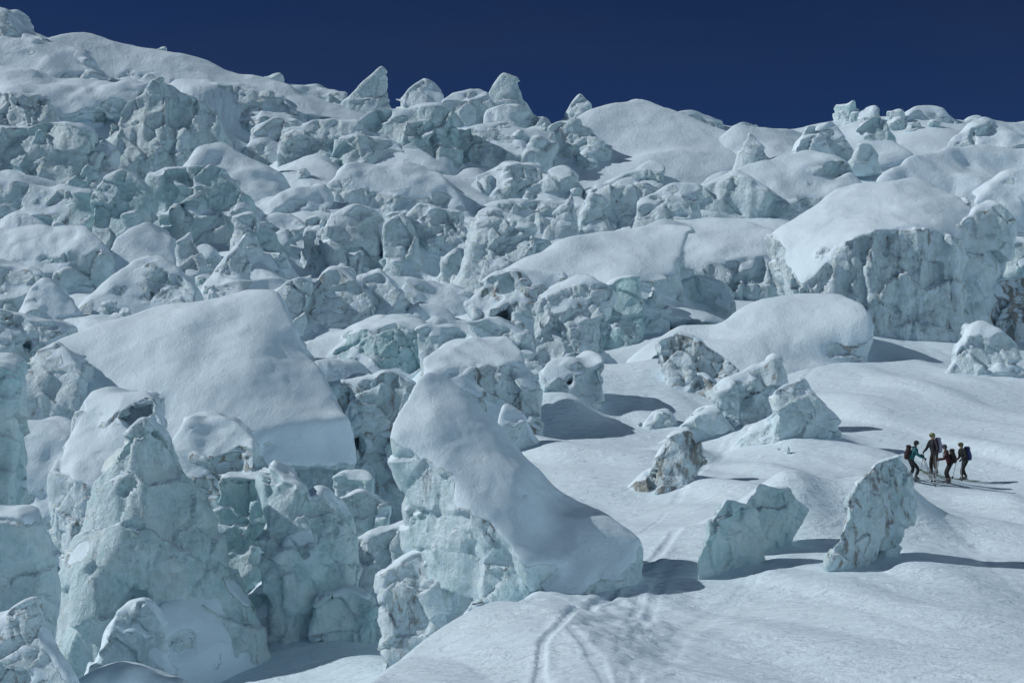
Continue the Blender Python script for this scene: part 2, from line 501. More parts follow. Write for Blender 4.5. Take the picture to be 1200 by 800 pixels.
# name, label, category, D (metres) or (x,y) foot pixel, hulls, options
GRP = None
BL = [
# ---- nearest, lower left
('ice_wall', 'shaded blue ice wall cut off by the left edge, above the rippled slab', 'ice wall', 40., ['-80,415,0 4,428,0 13,470,0 12,520,0 2,560,0 -80,640,0|70'], dict(teal=.9, snow=1)),
('ice_slab', 'shaded slab with wind ripples and a teal lower half at the left edge', 'ice slab', 37., ['-120,590,30 8,598,20 20,606,5 50,662,5 63,700,0 62,770,-5 70,850,-10 -120,850,-10|45'], dict(teal=.75, snow=2, rough=1.2, lim=(.2, .55), fa=.06)),
('ice_block', 'pointed ice lump with dark pits in the bottom left corner', 'ice block', 33., ['-80,760,20 0,738,5 26,716,8 34,735,0 62,772,-5 100,835,-5 60,870,-15 -80,870,-20|45'], dict(teal=.5, dirt=.62, rough=3.5)),
('serac', 'tall pyramid serac with pale green streaked top and a teal hollow in its foot', 'serac', 46.,
  ['168,500,34 140,532,22 100,576,24 64,680,6 56,830,-6 350,860,0 345,830,14 296,762,20 232,622,40 206,560,38 190,522,36 150,605,-14 108,692,-44 72,768,-62 84,850,-76|48',
   '!150,650,-70 190,690,-60 186,742,-64 112,756,-84 160,702,4|4'], dict(teal=.75, dirt=.45, rough=2.4, flute=1.5, lim=(.42, .7), warp=.035, fac=26, fa=.10, rnd=1.5)),
('snow_wedge', 'small bright wedge of snow leaning on the foot of the tall pyramid serac', 'snow wedge', 42., ['98,780,-10 125,752,-4 150,714,0 172,706,4 190,728,2 197,762,0 150,775,-10 120,800,-12|30'], dict(teal=.4, rough=2.2, lim=(.1, .4))),
('snow_mound', 'rounded shaded snow mound along the bottom edge under the tall pyramid serac', 'snow mound', 38., ['60,860,-10 95,785,0 130,768,10 185,769,10 225,790,0 260,850,-10|60'], dict(rough=.6, lim=(-.2, .2), fa=.02, rnd=14)),
('serac', 'snow-capped block with a small eye-shaped cave, behind the tall pyramid serac', 'serac', 55., ['76,500,30 92,470,54 125,462,64 168,456,60 182,470,30 192,505,5 190,580,-10 150,600,-45 100,585,-48 70,540,-15|60', '!108,497,-60 134,480,-60 166,474,-60 160,490,-60 126,506,-60|112'], dict(teal=.25, dirt=.55, rough=2, lim=(.25, .55))),
('snow_bench', 'hollowed snow bench between the left edge and the block with the small cave', 'snow bench', 60., ['8,492,40 60,489,40 90,500,20 112,560,0 90,640,-20 20,640,-20 -20,560,0|50'], dict(rough=.8, lim=(0, .3), fa=.05, dirt=.3, rnd=10)),
('serac', 'serac with a bright domed snow cap and a dirty cleft down its shaded front', 'serac', 50., ['200,528,10 220,487,34 252,486,34 290,510,18 294,536,5 300,620,-10 270,740,-10 218,640,-5 205,580,0|55', '!258,590,-60 268,590,-60 262,700,-60 250,650,-60 258,640,14|12'], dict(teal=.6, dirt=.78, rough=4, lim=(.2, .5), snow=2.2)),
('serac', 'teal shaded serac of lumpy ice to the right of the dirty cleft', 'serac', 49., ['250,560,10 318,560,10 345,630,0 352,700,-10 330,750,-18 262,745,-10 240,650,-5|60', '290,700,-35 345,665,-30 356,705,-35 325,740,-40|30'], dict(teal=.95, dirt=.35, rough=4.2)),
('serac', 'serac with two sunlit crumbly snow crests over a dark teal flank', 'serac', 48., ['308,575,14 324,550,16 348,566,18 372,640,-20 350,700,-30 310,680,-25|55', '340,600,20 372,582,24 402,602,24 416,638,10 410,690,0 384,725,-18 340,715,-32 330,650,-30|55'], dict(teal=.75, rough=3.6, dirt=.25)),
('snow_slab', 'huge tilted snow slab with smooth wind-rippled top and an icy left end', 'snow slab', 68.0,
  ['66,420,60 74,400,100 200,362,165 292,342,195 318,352,175 336,385,140 362,428,90 392,470,40 408,492,8 404,524,4 404,538,6 297,555,-34 294,528,-38 250,520,-30 120,530,-30 84,520,0|45',
   '300,530,-6 402,505,26 404,550,44 385,615,84 305,615,58|60'], dict(teal=.55, dirt=.45, rough=2, snow=3, cap=1.6e6, warp=.032, flute=1, lim=(-.18, .02), fac=14, ext=0., skirt=False)),
('ice_wall', 'pale crumbly ice face under the left end of the huge snow slab', 'ice wall', 67., ['8,438,30 30,424,50 66,402,66 80,412,56 92,445,24 98,500,14 92,560,16 12,560,22|60'], dict(teal=.3, dirt=.5, rough=3, lim=(.55, .8), skirt=False)),
('snow_apron', 'smooth snow apron sweeping down right from the foot of the tall pyramid serac', 'snow apron', 46., ['196,705,-20 232,690,4 262,700,14 310,770,10 352,835,4 340,900,-20 180,900,-84 160,800,-78 178,750,-56|40'], dict(rough=1, lim=(-.1, .2), fa=.05, snow=1.5, skirt=False)),
('ice_wall', 'dark shaded ice wall in the gap between the huge snow slab and the sail-shaped serac', 'ice wall', 70.0, ['384,448,20 430,436,30 476,444,20 500,480,10 480,560,0 486,650,0 440,660,-10 400,640,-8 392,520,0|40', '!395,500,-50 425,490,-50 420,530,-50 405,560,-40 408,515,20|20'], dict(teal=.6, dirt=.7, rough=5)),
('ice_block', 'dark lump of ice on the floor of the shaded gap, below the dark wall', 'ice block', 61.0, ['385,590,0 420,575,5 450,590,5 452,640,0 410,655,-5|30'], dict(teal=.9, rough=4, dirt=.3)),
('ice_block', 'low shaded boulder at the end of the shaded gap beside the hanging icicles', 'ice block', 56.0, ['408,640,0 430,628,5 462,625,5 486,615,5 482,660,0 430,690,-8|30'], dict(teal=.5, rough=3)),
('ice_block', 'flat shaded ice shelf above the dark lump in the gap', 'ice block', 64.0, ['388,566,0 402,552,5 432,560,5 436,590,0 395,596,-5|25'], dict(teal=.8, rough=3)),
('ice_block', 'shaded teal lump low against the foot of the serac with two crests', 'ice block', 47.0, ['370,700,0 400,690,5 432,700,5 440,745,0 400,760,-8 372,740,-5|30'], dict(teal=.9, rough=4, dirt=.2)),
('serac', 'sail-shaped serac with a sharp snow peak and a blue-green icy hollow under its overhang', 'serac', 47.0,
  ['464,462,84 486,434,108 520,462,142 562,500,158 612,552,150 652,594,124 700,606,90 650,652,-20 600,656,-54 556,600,-22 514,540,8 500,490,44 456,514,38|16',
   '468,520,50 520,560,10 575,600,-14 575,655,-34 530,652,-20 506,632,0 497,585,20 480,545,35|50',
   '~590,602,30 652,580,90 700,597,80 752,632,40 736,662,10 697,690,-20 640,694,-50 604,684,-50 560,662,-40 690,610,30|45'],
  dict(teal=.6, dirt=.5, rough=2.6, snow=3, cap=1.5e6, warp=.03, lim=(.15, .42), rnd=3)),
('snow_mound', 'cone of snow with a dirty weathered ice head, below the sail-shaped serac', 'snow mound', 43.0, ['448,700,5 452,672,8 470,652,12 492,642,14 508,652,14 512,690,0 490,740,-8 450,745,-5|30', '505,655,10 530,668,10 560,690,10 590,708,10 545,718,0 490,738,-10 500,690,-6|35'], dict(teal=.15, dirt=.72, rough=3.2, lim=(.45, .7))),
('serac', 'serac with a lit snow roof and rough overhung front, just behind the sharp snow peak', 'serac', 80., ['498,432,40 522,411,60 598,398,80 612,420,50 632,460,30 625,500,0 585,512,-15 540,490,-15 505,450,0|40'], dict(teal=.3, dirt=.6, rough=3.5, lim=(.3, .6), flute=2)),
('ice_block', 'small bright snow pyramid on the slope right of the sharp snow peak', 'ice block', 74., ['583,502,0 600,474,6 612,482,8 628,524,5 600,522,-6|20'], dict(teal=.1, rough=2, lim=(.1, .4))),
('serac', 'shaded lump of ice with a dark hole in its face, on the central slope', 'serac', 84., ['638,440,20 655,420,30 700,411,36 713,418,20 706,450,10 720,492,-5 682,492,-10 650,465,-6|30', '!668,440,-50 680,436,-50 680,460,-50 670,462,-50 673,448,10|14'], dict(teal=.3, dirt=.5, rough=3)),
('serac', 'rounded teal ice block with a long snow ramp on its left, near the centre', 'serac', 97., ['376,440,0 392,400,10 440,373,30 470,370,34 500,384,20 512,412,5 506,445,-5 440,450,-12|40', '343,406,30 395,388,40 442,372,50 410,410,0 376,440,-5 352,420,10|30'], dict(teal=1.0, dirt=.4, rough=2.2, lim=(.4, .65))),
('snow_shelf', 'low snow shelf joining the rounded teal block to the cave on its right', 'snow shelf', 106., ['486,382,20 560,378,30 600,385,30 625,400,20 620,450,-10 500,440,-10|30'], dict(teal=.4, rough=2)),
('ice_block', 'bumpy shaded ice hump just above the serac with the lit snow roof', 'ice block', 94., ['545,385,10 580,376,20 612,388,18 630,430,0 580,440,-10|30'], dict(teal=.3, rough=3.5)),
# ---- small ones on the right-hand snow
('ice_boulder', 'dark-faced boulder with a snow crown, alone on the smooth white slope', 'ice boulder', 92., ['774,410,10 798,388,14 822,400,14 826,440,0 805,462,-8 782,448,-5|22', '815,402,10 850,425,8 856,438,4 825,462,-6 800,455,-6|18'], dict(teal=.15, dirt=.85, rough=2.6, lim=(.45, .7), flute=2)),
('ice_boulder', 'dirty dark boulder half buried left of the twin teal fins and above them', 'ice boulder', 73., ['770,535,5 786,508,8 815,504,10 826,528,5 822,560,-4 785,577,-8 768,572,-6|18'], dict(teal=.1, dirt=1.1, rough=3)),
('serac', 'snow-covered block with a fluted grey front and a horn on top', 'serac', 79., ['842,456,10 866,434,20 896,426,24 905,440,10 902,475,0 868,504,-8 846,488,-6|25', '893,430,20 905,417,24 918,424,20 920,440,10 895,460,0|14'], dict(teal=.35, dirt=.5, rough=2.2, flute=2.5)),
('ice_boulder', 'rounded grubby ice boulder casting a long shadow right of the fluted horned block', 'ice boulder', 75., ['908,475,0 925,455,5 945,448,8 962,470,5 982,492,2 955,512,-5 920,520,-8|20'], dict(teal=.45, dirt=.6, rough=3)),
('ice_boulder', 'low shaded lump at the left of the fluted horned block', 'ice boulder', 79., ['752,505,0 762,484,5 785,478,6 795,500,0|14'], dict(teal=.2, rough=3)),
('ice_boulder', 'small flat snow-dusted hump between the dirty dark boulder and the fluted block', 'ice boulder', 77., ['800,502,0 812,488,5 840,482,6 862,508,0|14'], dict(teal=.2, rough=3)),
('ice_fin', 'left and larger of the twin pale teal fins sticking out of the snow', 'ice fin', 49.0, ['821,650,-22 838,612,-4 858,591,14 882,598,34 892,636,36 862,662,8 824,680,-20|14'], dict(teal=.9, rough=1.6, snow=1, lim=(.5, .8), fa=.06, skirt=False, ext=.35)),
('ice_fin', 'right and rounder of the twin pale teal fins, joined to the snow by a gap', 'ice fin', 50.5, ['874,600,-10 896,573,10 925,570,34 944,598,50 912,626,18 888,650,-6 876,640,-10|14'], dict(teal=.85, rough=1.6, snow=1, lim=(.5, .8), fa=.06, skirt=False, ext=.35)),
('ice_fin', 'big leaning ice slab with a dirty brown middle, just below left of the skiers', 'ice fin', 51.0, ['966,660,-24 978,622,-10 1008,578,14 1036,544,38 1058,540,58 1065,572,60 1040,612,36 1010,644,12 976,670,-20|18'], dict(teal=.6, dirt=.8, rough=2.2, snow=1.5, lim=(.5, .8), skirt=False, ext=.35)),
('ice_boulder', 'pale boulder on the snow at the right edge below the grubby rubble', 'ice boulder', 94., ['1112,430,0 1122,400,8 1146,378,14 1172,384,14 1196,405,8 1190,435,0 1135,442,-8|25'], dict(teal=.3, dirt=.4, rough=3)),
# ---- right-hand cliffs
('snow_ramp', 'wide snow ramp ending in a cut face with a brown lip', 'snow ramp', 98., ['835,392,60 870,365,90 945,344,100 985,347,80 1008,356,40 1016,372,16 1016,418,0 965,418,-14 900,440,-30 850,436,-30|40', '~740,425,20 795,388,70 860,385,70 920,400,30 960,424,0 880,436,-14 800,432,0|50'], dict(teal=.25, dirt=.62, rough=1.8, snow=2.2, warp=.02, lim=(.25, .5))),
('serac', 'great grey wall with brown-stained vertical flutes under a broad smooth snow dome', 'serac', 120.,
  ['908,285,70 985,226,150 1040,212,170 1085,214,160 1126,232,110 1140,262,40 1130,275,0 1060,264,-12 1006,275,-10 974,302,-8 941,335,-2 930,318,30 946,346,-4 1040,398,-14 1110,398,-14 1135,350,0|80'],
  dict(teal=.25, dirt=.6, rough=2.2, flute=4.5, snow=1.6, skirt=False, cap=1.8e6, warp=.03, lim=(.3, .55))),
('serac', 'knobbly pale blue pillar at the right end of the great fluted wall', 'serac', 116., ['1118,278,-40 1138,246,-16 1168,236,-4 1186,256,-10 1182,300,-20 1160,330,-40 1116,325,-50|45', '1100,320,-56 1140,300,-44 1170,310,-36 1162,350,-40 1146,396,-60 1090,400,-66|45'], dict(teal=.55, dirt=.45, rough=3.8, lim=(.5, .75), skirt=False)),
('ice_slab', 'leaning pointed flake of ice at the foot of the great fluted wall', 'ice slab', 113., ['1045,372,0 1062,340,5 1092,318,10 1100,328,8 1082,360,0 1068,392,-6 1048,398,-6|12'], dict(teal=.5, dirt=.35, rough=1.6)),
('ice_slab', 'narrow upright flake leaning on the middle of the great fluted wall', 'ice slab', 114., ['998,335,0 1012,308,5 1022,306,5 1014,345,0 1002,352,-3|8'], dict(teal=.3, dirt=.2, rough=1.2)),
('ice_slab', 'broad diamond-shaped flake leaning on the great fluted wall beside a narrower one', 'ice slab', 114., ['1020,340,0 1036,298,6 1048,300,6 1050,340,2 1030,372,-4 1022,368,-4|10'], dict(teal=.3, dirt=.2, rough=1.2)),
('ice_rubble', 'grubby brown-grey banded rubble right of the knobbly pale blue pillar', 'ice rubble', 112., ['1140,385,0 1155,345,5 1175,325,10 1215,330,10 1235,390,0 1170,402,-10|40'], dict(teal=0, dirt=1.15, rough=4)),
('ice_wall', 'shaded teal wall at the right edge behind the grubby rubble', 'ice wall', 128., ['1178,300,0 1190,285,10 1240,292,10 1240,345,0 1185,340,0|30'], dict(teal=1., rough=2)),
('snow_mound', 'white snow shoulder at the right edge above the shaded teal wall', 'snow mound', 140., ['1140,225,20 1180,202,40 1260,205,40 1260,300,-10 1185,295,-10 1160,250,0|40'], dict(teal=.2, rough=1, lim=(.1, .4))),
('serac', 'long wall with a curved snow cornice, left of the great fluted wall', 'serac', 126., ['745,285,60 800,258,100 845,252,110 885,268,80 918,292,30 926,325,0 905,358,-10 855,358,-12 800,340,-10 765,325,0|60'], dict(teal=.45, dirt=.45, rough=2.2, flute=3, skirt=False, snow=2.2, lim=(.35, .6))),
('serac', 'long snow-backed ridge running down from the curved cornice to the dark alcove', 'serac', 124., ['560,345,10 600,318,50 680,300,90 760,268,110 800,275,80 780,330,0 700,350,-10 600,375,-10|50'], dict(teal=.3, dirt=.5, rough=2.6, snow=2.2, lim=(.3, .55))),
('serac', 'dark undercut alcove with stained ice beards, in the very centre', 'serac', 116., ['553,352,10 580,325,30 625,318,36 662,330,30 672,370,0 660,420,-14 628,410,-12 600,392,-8 560,362,0|40', '!560,362,-60 600,350,-60 612,385,-60 575,385,-60 590,368,16|30', '!618,345,-50 632,343,-50 632,362,-50 622,365,-50 626,352,10|14'], dict(teal=.35, dirt=.85, rough=3.6, flute=2)),
('icefall', 'cascade of pale lumpy ice running down from the dark alcove to the snow', 'ice cascade', 112., ['638,350,20 690,322,30 720,340,20 700,390,0 672,430,-14 638,440,-14 630,400,-6|35'], dict(teal=.4, dirt=.5, rough=4.2, flute=2)),
('ice_block', 'clean turquoise block with a smooth face and a hairline crack, above the white slope', 'ice block', 112., ['676,400,4 688,358,14 716,332,22 752,326,20 756,350,10 748,382,0 726,408,-8 690,414,-8|30'], dict(skirt=False, teal=1.25, dirt=.1, rough=1.2, snow=3, fa=.10, lim=(.45, .7))),
('ice_block', 'narrow snow-topped post of ice right beside the clean turquoise block', 'ice block', 110., ['747,395,0 752,360,5 765,340,10 776,352,8 782,372,0 765,394,-5|16'], dict(teal=.3, rough=2)),
('snow_mound', 'bright snow-covered step in front of the wall with the curved cornice', 'snow mound', 116., ['768,372,0 778,345,10 812,322,20 850,330,20 862,352,5 838,378,-10 790,385,-10|30'], dict(teal=.3, rough=2, dirt=.35, lim=(.3, .55))),
# ---- upper right
('serac', 'faceted pale green serac with a flat snow roof, above the great fluted wall', 'serac', 168., ['812,238,10 826,212,20 872,186,60 935,178,80 985,190,60 1016,212,30 990,232,0 930,248,-10 880,258,-12 835,252,-8|40', '815,235,-8 860,205,0 905,225,-14 895,258,-20 840,255,-16|20'], dict(teal=.6, dirt=.3, rough=2.2, flute=1.6, lim=(.4, .65))),
('ice_pinnacle', 'row of small sharp ice teeth on the ridge left of the flat snow roof', 'ice pinnacle', 172., ['865,205,0 872,172,6 882,160,8 892,172,6 905,190,0 880,200,-5|12'], dict(teal=.3, dirt=.4, rough=2.4)),
('ice_pinnacle', 'grey wedge of ice with a shaded right side, behind the flat snow roof', 'ice pinnacle', 190., ['936,172,0 945,150,6 953,148,6 968,172,0|12'], dict(teal=.3, dirt=.3, rough=1.4)),
('ice_block', 'tilted plate of ice right of the grey wedge', 'ice block', 192., ['955,165,0 958,148,5 972,146,6 985,165,0|12'], dict(teal=.3, rough=1.6)),
('ice_block', 'dark teal block casting a shadow to the right, near the right skyline', 'ice block', 200., ['1012,160,0 1018,143,4 1030,140,5 1045,160,0|10'], dict(teal=.9, rough=1.6)),
('ice_block', 'small grey cube on the upper right snowfield under the dark teal block', 'ice block', 188., ['1005,180,0 1010,165,4 1018,166,4 1028,181,0|8'], dict(teal=.3, rough=1.2)),
('snow_dome', 'large smooth snow dome falling from the middle of the skyline', 'snow dome', 205., ['640,160,60 700,130,110 750,117,140 772,122,130 800,142,110 870,165,80 905,185,40 830,215,-10 760,222,-20 720,215,-10 650,205,0|60'], dict(teal=.3, rough=1.4, snow=3, lim=(.1, .35), warp=.025)),
('ice_wall', 'stained upright ice pillar at the left end of the large smooth snow dome', 'ice wall', 198., ['642,180,10 644,150,20 662,145,24 690,150,24 686,185,5 720,190,5 712,215,-6 660,212,-8|24'], dict(teal=.5, dirt=.55, rough=2.6, flute=2)),
('serac', 'pointed teal block at the foot of the large smooth snow dome', 'serac', 190., ['672,215,0 682,192,6 692,180,10 700,215,-4|14'], dict(teal=.5, rough=2, dirt=.3)),
('snow_ridge', 'curved ice ledge crossing below the large smooth snow dome', 'snow ridge', 184., ['700,222,0 735,200,10 770,188,20 780,195,15 745,218,0 712,228,-5|20'], dict(teal=.6, rough=2)),
('snow_mound', 'shaded snow block on the skyline right of the large smooth snow dome', 'snow mound', 225., ['765,165,0 772,145,10 790,134,20 820,132,24 845,142,20 850,165,0|24'], dict(teal=.2, rough=1.6)),
('snow_mound', 'broad snow swell in the upper right, under the right skyline', 'snow mound', 215., ['800,190,20 870,155,60 960,142,80 1040,145,70 1090,170,40 1000,200,0 860,215,-10|40'], dict(rough=1, lim=(0, .3), fa=.05)),
('snow_mound', 'round snow bubble sitting on the right skyline', 'snow mound', 240., ['1063,140,0 1070,126,6 1088,122,8 1106,127,6 1112,142,0|14'], dict(rough=1, lim=(.2, .5))),
('snow_mound', 'small shaded knob on the skyline right of the round snow bubble', 'snow mound', 240., ['1132,146,0 1138,136,5 1150,134,6 1158,146,0|10'], dict(rough=1.4)),
('snow_mound', 'large rounded snow mass on the upper right snowfield near the right edge', 'snow mound', 176., ['1020,215,10 1060,180,50 1130,165,70 1220,170,70 1240,215,20 1130,240,-10|50'], dict(rough=1, lim=(0, .3), fa=.05)),
('snow_mound', 'snow mass with a teal lower face at the right end of the skyline', 'snow mound', 205., ['1110,165,10 1140,146,30 1240,140,40 1250,185,0 1150,180,-5|40'], dict(teal=.5, rough=1.6)),
# ---- skyline middle
('ice_pinnacle', 'knife-edged ice fin pointing up, tallest spike on the skyline', 'ice pinnacle', 236., ['394,138,0 405,120,4 432,102,6 447,80,8 454,86,8 455,126,4 440,146,-4|10'], dict(teal=.5, rough=1.2, snow=1, warp=.02)),
('ice_pinnacle', 'blunt tooth-shaped ice pinnacle standing on the skyline near the middle', 'ice pinnacle', 236., ['570,130,0 576,108,4 590,90,6 602,94,6 612,128,2|9'], dict(teal=.6, rough=1, snow=1, warp=.02)),
('ice_pinnacle', 'small rounded tooth on the skyline left of the large smooth snow dome', 'ice pinnacle', 236., ['660,146,0 668,124,4 680,113,5 690,122,4 698,146,0|9'], dict(teal=.3, rough=1.2, snow=1)),
('snow_mound', 'flat-topped snowy block on the skyline right of the knife-edged fin', 'snow mound', 232., ['460,140,0 476,112,10 500,98,16 512,100,14 528,120,10 530,145,0|20'], dict(teal=.3, rough=1.6)),
('snow_mound', 'pair of snow shelves on the skyline left of the blunt tooth', 'snow mound', 230., ['515,130,0 528,106,10 560,104,14 576,120,8 570,145,0|20', '540,120,0 570,110,8 585,135,0|12'], dict(teal=.3, rough=1.8)),
('serac', 'grey hump under the blunt tooth-shaped pinnacle', 'serac', 222., ['560,165,0 575,132,8 605,125,12 630,140,8 645,165,0 600,172,-5|24'], dict(teal=.3, rough=2)),
('serac', 'broad pale wall with a teal hollow below the flat-topped skyline block', 'serac', 218., ['395,190,0 410,150,20 450,136,30 500,122,40 528,140,30 540,170,10 500,198,-6 430,205,-8|40', '!480,140,-50 520,145,-50 510,175,-50 485,170,-50 500,158,8|18'], dict(teal=.8, rough=2.8, lim=(.5, .75))),
('serac', 'rumpled ice wall with vertical clefts, right of the wall with the teal hollow', 'serac', 212., ['522,195,0 530,150,16 560,140,24 600,150,26 645,160,24 640,195,5 600,212,-6 540,210,-6|36', '!552,165,-40 556,165,-40 560,200,-40 552,200,-40 556,180,8|8', '!596,165,-40 602,165,-40 602,192,-40 596,190,-40 600,180,8|8'], dict(teal=.5, dirt=.4, rough=3, flute=2.6)),
('ice_block', 'clean blue-green blocks piled left of the stained upright pillar', 'ice block', 204., ['600,205,0 606,180,8 630,172,12 650,178,10 648,215,-5|20'], dict(teal=1.1, rough=2.4)),
('serac', 'lumpy pale serac below the knife-edged fin', 'serac', 214., ['330,180,0 345,145,14 385,128,24 420,135,24 425,170,8 400,200,-5 350,195,-6|34'], dict(teal=.3, rough=3.4, lim=(.5, .75))),
('serac', 'pale furrowed serac left of the lumpy pale serac', 'serac', 206., ['290,182,0 300,150,12 325,135,20 350,140,18 352,185,0 315,195,-6|30'], dict(teal=.3, rough=3.2, dirt=.35)),
('serac', 'teal-bottomed ice lumps above the snow shelf, left of the teal hollow', 'serac', 204., ['385,202,0 392,165,12 430,158,18 470,170,16 480,200,0 430,210,-6|28'], dict(teal=.9, rough=3)),
# ---- upper left
('snow_ridge', 'smooth snow ridge with dark ice cliffs beneath, forming the left skyline', 'snow ridge', 240., ['45,50,20 100,42,40 165,68,40 235,84,40 320,98,36 345,112,20 320,128,0 230,122,-10 140,105,-10 60,80,-10|60'], dict(teal=.4, dirt=.35, rough=2.6, snow=2.2, warp=.02, flute=2, lim=(.3, .55))),
('snow_ridge', 'highest snow hump in the top left corner', 'snow ridge', 246., ['-80,20,20 -10,12,30 20,20,30 48,40,10 60,70,0 -80,80,-10|60'], dict(teal=.3, rough=2, snow=2.2)),
('serac', 'rumpled ice band under the left skyline ridge', 'serac', 228., ['-60,90,0 -20,50,20 50,48,30 110,70,24 125,100,0 60,108,-8|40'], dict(teal=.3, dirt=.3, rough=3.4)),
('snow_mound', 'broken snow blocks on the skyline between the left ridge and the knife-edged fin', 'snow mound', 234., ['318,125,0 330,100,14 370,98,20 402,106,18 405,130,0|28'], dict(teal=.3, rough=2.2, dirt=.3)),
('ice_wall', 'shaded ice face under the right end of the left skyline ridge', 'ice wall', 226., ['215,125,0 225,100,8 280,104,12 330,112,12 345,135,0 280,140,-5|24'], dict(teal=.5, dirt=.55, rough=2.6, flute=2)),
('snow_terrace', 'long snow terrace sloping across the upper left above the fan-shaped serac', 'snow terrace', 208., ['-60,80,40 0,72,50 90,95,50 165,110,40 150,130,0 60,128,-10 -60,125,-10|40'], dict(teal=.4, dirt=.3, rough=1.6, snow=3, flute=2, lim=(.2, .45))),
('ice_wall', 'low cliff of ice columns split by dark cracks at the upper left edge', 'ice wall', 200., ['-60,150,0 -60,108,10 0,106,10 60,112,10 66,140,0|24', '!22,105,-30 25,105,-30 27,130,-30 23,130,-30 24,118,10|6', '!52,110,-30 54,110,-30 56,132,-30 53,132,-30 54,120,10|6'], dict(teal=.35, dirt=.4, rough=1.6, flute=2.6)),
('serac', 'rounded serac with a deep teal side, left of the fan-shaped serac', 'serac', 196., ['56,150,0 68,120,10 88,107,16 112,110,14 118,150,0 85,160,-6|26'], dict(teal=1., rough=2)),
('serac', 'big fan-shaped serac with vertical flutes in the upper left', 'serac', 190., ['108,205,-4 130,170,4 148,125,14 175,104,24 196,96,28 215,106,26 245,122,20 262,158,8 250,186,0 190,200,-8 140,196,-8|36'], dict(teal=.6, dirt=.3, rough=2, flute=3.6, snow=2, skirt=False, lim=(.5, .75))),
('serac', 'reddish-stained ice wedge at the left foot of the fan-shaped serac', 'serac', 184., ['88,218,0 98,190,6 118,165,10 136,180,8 138,205,0 110,220,-5|20'], dict(teal=.2, dirt=.55, rough=2.4)),
('serac', 'dark teal broken wall at the left edge under the long snow terrace', 'serac', 182., ['-60,200,0 -60,155,12 10,148,16 60,160,16 110,155,14 105,195,0 70,218,-5 0,210,-6|34'], dict(teal=.9, dirt=.4, rough=3.6)),
('snow_slope', 'shaded snow apron spreading right from the fan-shaped serac', 'snow apron', 186., ['195,205,-10 255,160,20 300,175,20 345,200,10 360,215,0 300,235,-20 220,232,-30|30'], dict(rough=.6, lim=(-.3, .1), fa=.03, rnd=10)),
('snow_slab', 'flat tongue-shaped snow slab catching the sun right of the shaded apron', 'snow slab', 172., ['292,240,0 330,226,20 378,217,30 386,226,20 380,250,0 305,250,-6|24'], dict(teal=.3, rough=1.4, lim=(.1, .4))),
('snow_shelf', 'long snow shelf with two dark vertical cracks, below the lumpy upper seracs', 'snow shelf', 178., ['380,225,10 420,198,40 470,190,50 520,200,40 545,225,10 500,248,-6 440,252,-8 395,240,-5|40', '!404,235,-40 406,230,-40 408,250,-40 404,250,-40 406,240,8|7', '!446,232,-40 449,230,-40 450,250,-40 446,250,-40 448,240,8|7'], dict(teal=.2, rough=1.6, dirt=.35, lim=(.3, .55))),
('ice_wall', 'bluish wall with a snow lip at the left edge, halfway up', 'ice wall', 158., ['-60,225,20 0,212,26 60,220,26 104,222,20 108,275,0 60,290,-8 0,285,-8 -60,285,-8|34'], dict(teal=.8, dirt=.5, rough=3.2, lim=(.35, .6))),
('serac', 'big rounded teal serac with a lit snow crest, left of the scalloped one', 'serac', 156., ['102,240,6 118,212,16 145,203,22 168,212,20 180,250,6 150,278,-6 118,290,-10 106,275,-5|34'], dict(teal=.85, rough=2.6, lim=(.45, .7))),
('serac', 'scalloped teal serac with a bright snow edge and a pale spur down its face', 'serac', 154., ['165,250,4 172,215,16 182,205,22 225,214,24 258,205,26 264,220,20 290,240,8 280,270,-4 225,284,-10 175,275,-6|34', '198,262,-14 206,240,-10 212,280,-18 204,285,-20|12'], dict(teal=.8, rough=2.6, lim=(.45, .7))),
('snow_mound', 'small round snow knob on the crest of the blocky mass at the left', 'snow knob', 140., ['58,275,0 64,262,4 76,262,4 82,278,0|10'], dict(rough=.8, lim=(.2, .5))),
('serac', 'blocky snow-covered mass with a shaded right side at the left edge', 'serac', 134., ['-60,300,20 -20,268,40 40,266,46 100,272,36 112,290,20 124,320,4 90,342,-6 50,330,-10 -60,345,-10|44'], dict(teal=.6, dirt=.45, rough=2.4, lim=(.25, .5))),
('snow_dome', 'smooth grey snow dome in front of the teal seracs at the left', 'snow dome', 138., ['122,300,6 130,282,20 162,265,34 196,275,30 215,300,10 190,325,-6 140,320,-8|34'], dict(rough=.8, lim=(0, .3), fa=.04, teal=.2)),
('snow_ridge', 'tilted snow plank divided by dark cracks, right of the smooth grey dome', 'snow ridge', 134., ['205,290,10 218,278,16 232,300,6 248,325,0 235,335,-5 212,315,-4|16'], dict(rough=1.2, teal=.3)),
('snow_ridge', 'second tilted snow plank beside the split one, under the mushroom-headed serac', 'snow ridge', 136., ['228,290,10 240,282,14 262,300,6 272,322,0 250,318,-4|16'], dict(rough=1.2, teal=.3)),
('serac', 'long tilted ice block with a wide dark crack near its right end', 'serac', 116., ['75,372,6 100,350,20 135,320,34 165,298,44 184,300,40 190,320,24 232,345,10 230,372,0 180,388,-8 110,395,-10 78,390,-6|44', '!172,330,-60 180,320,-60 178,375,-60 166,378,-60 174,345,18|14'], dict(teal=.3, dirt=.5, rough=3, lim=(.3, .55), warp=.03)),
('serac', 'jumble-topped ice mass at the left edge just above the huge snow slab', 'serac', 106., ['-60,380,10 0,366,16 50,372,20 80,380,16 90,405,4 50,440,-8 0,450,-8 -60,450,-8|44', '!20,400,-50 32,396,-50 34,425,-50 22,428,-50 28,412,10|12'], dict(teal=.4, dirt=.65, rough=4)),
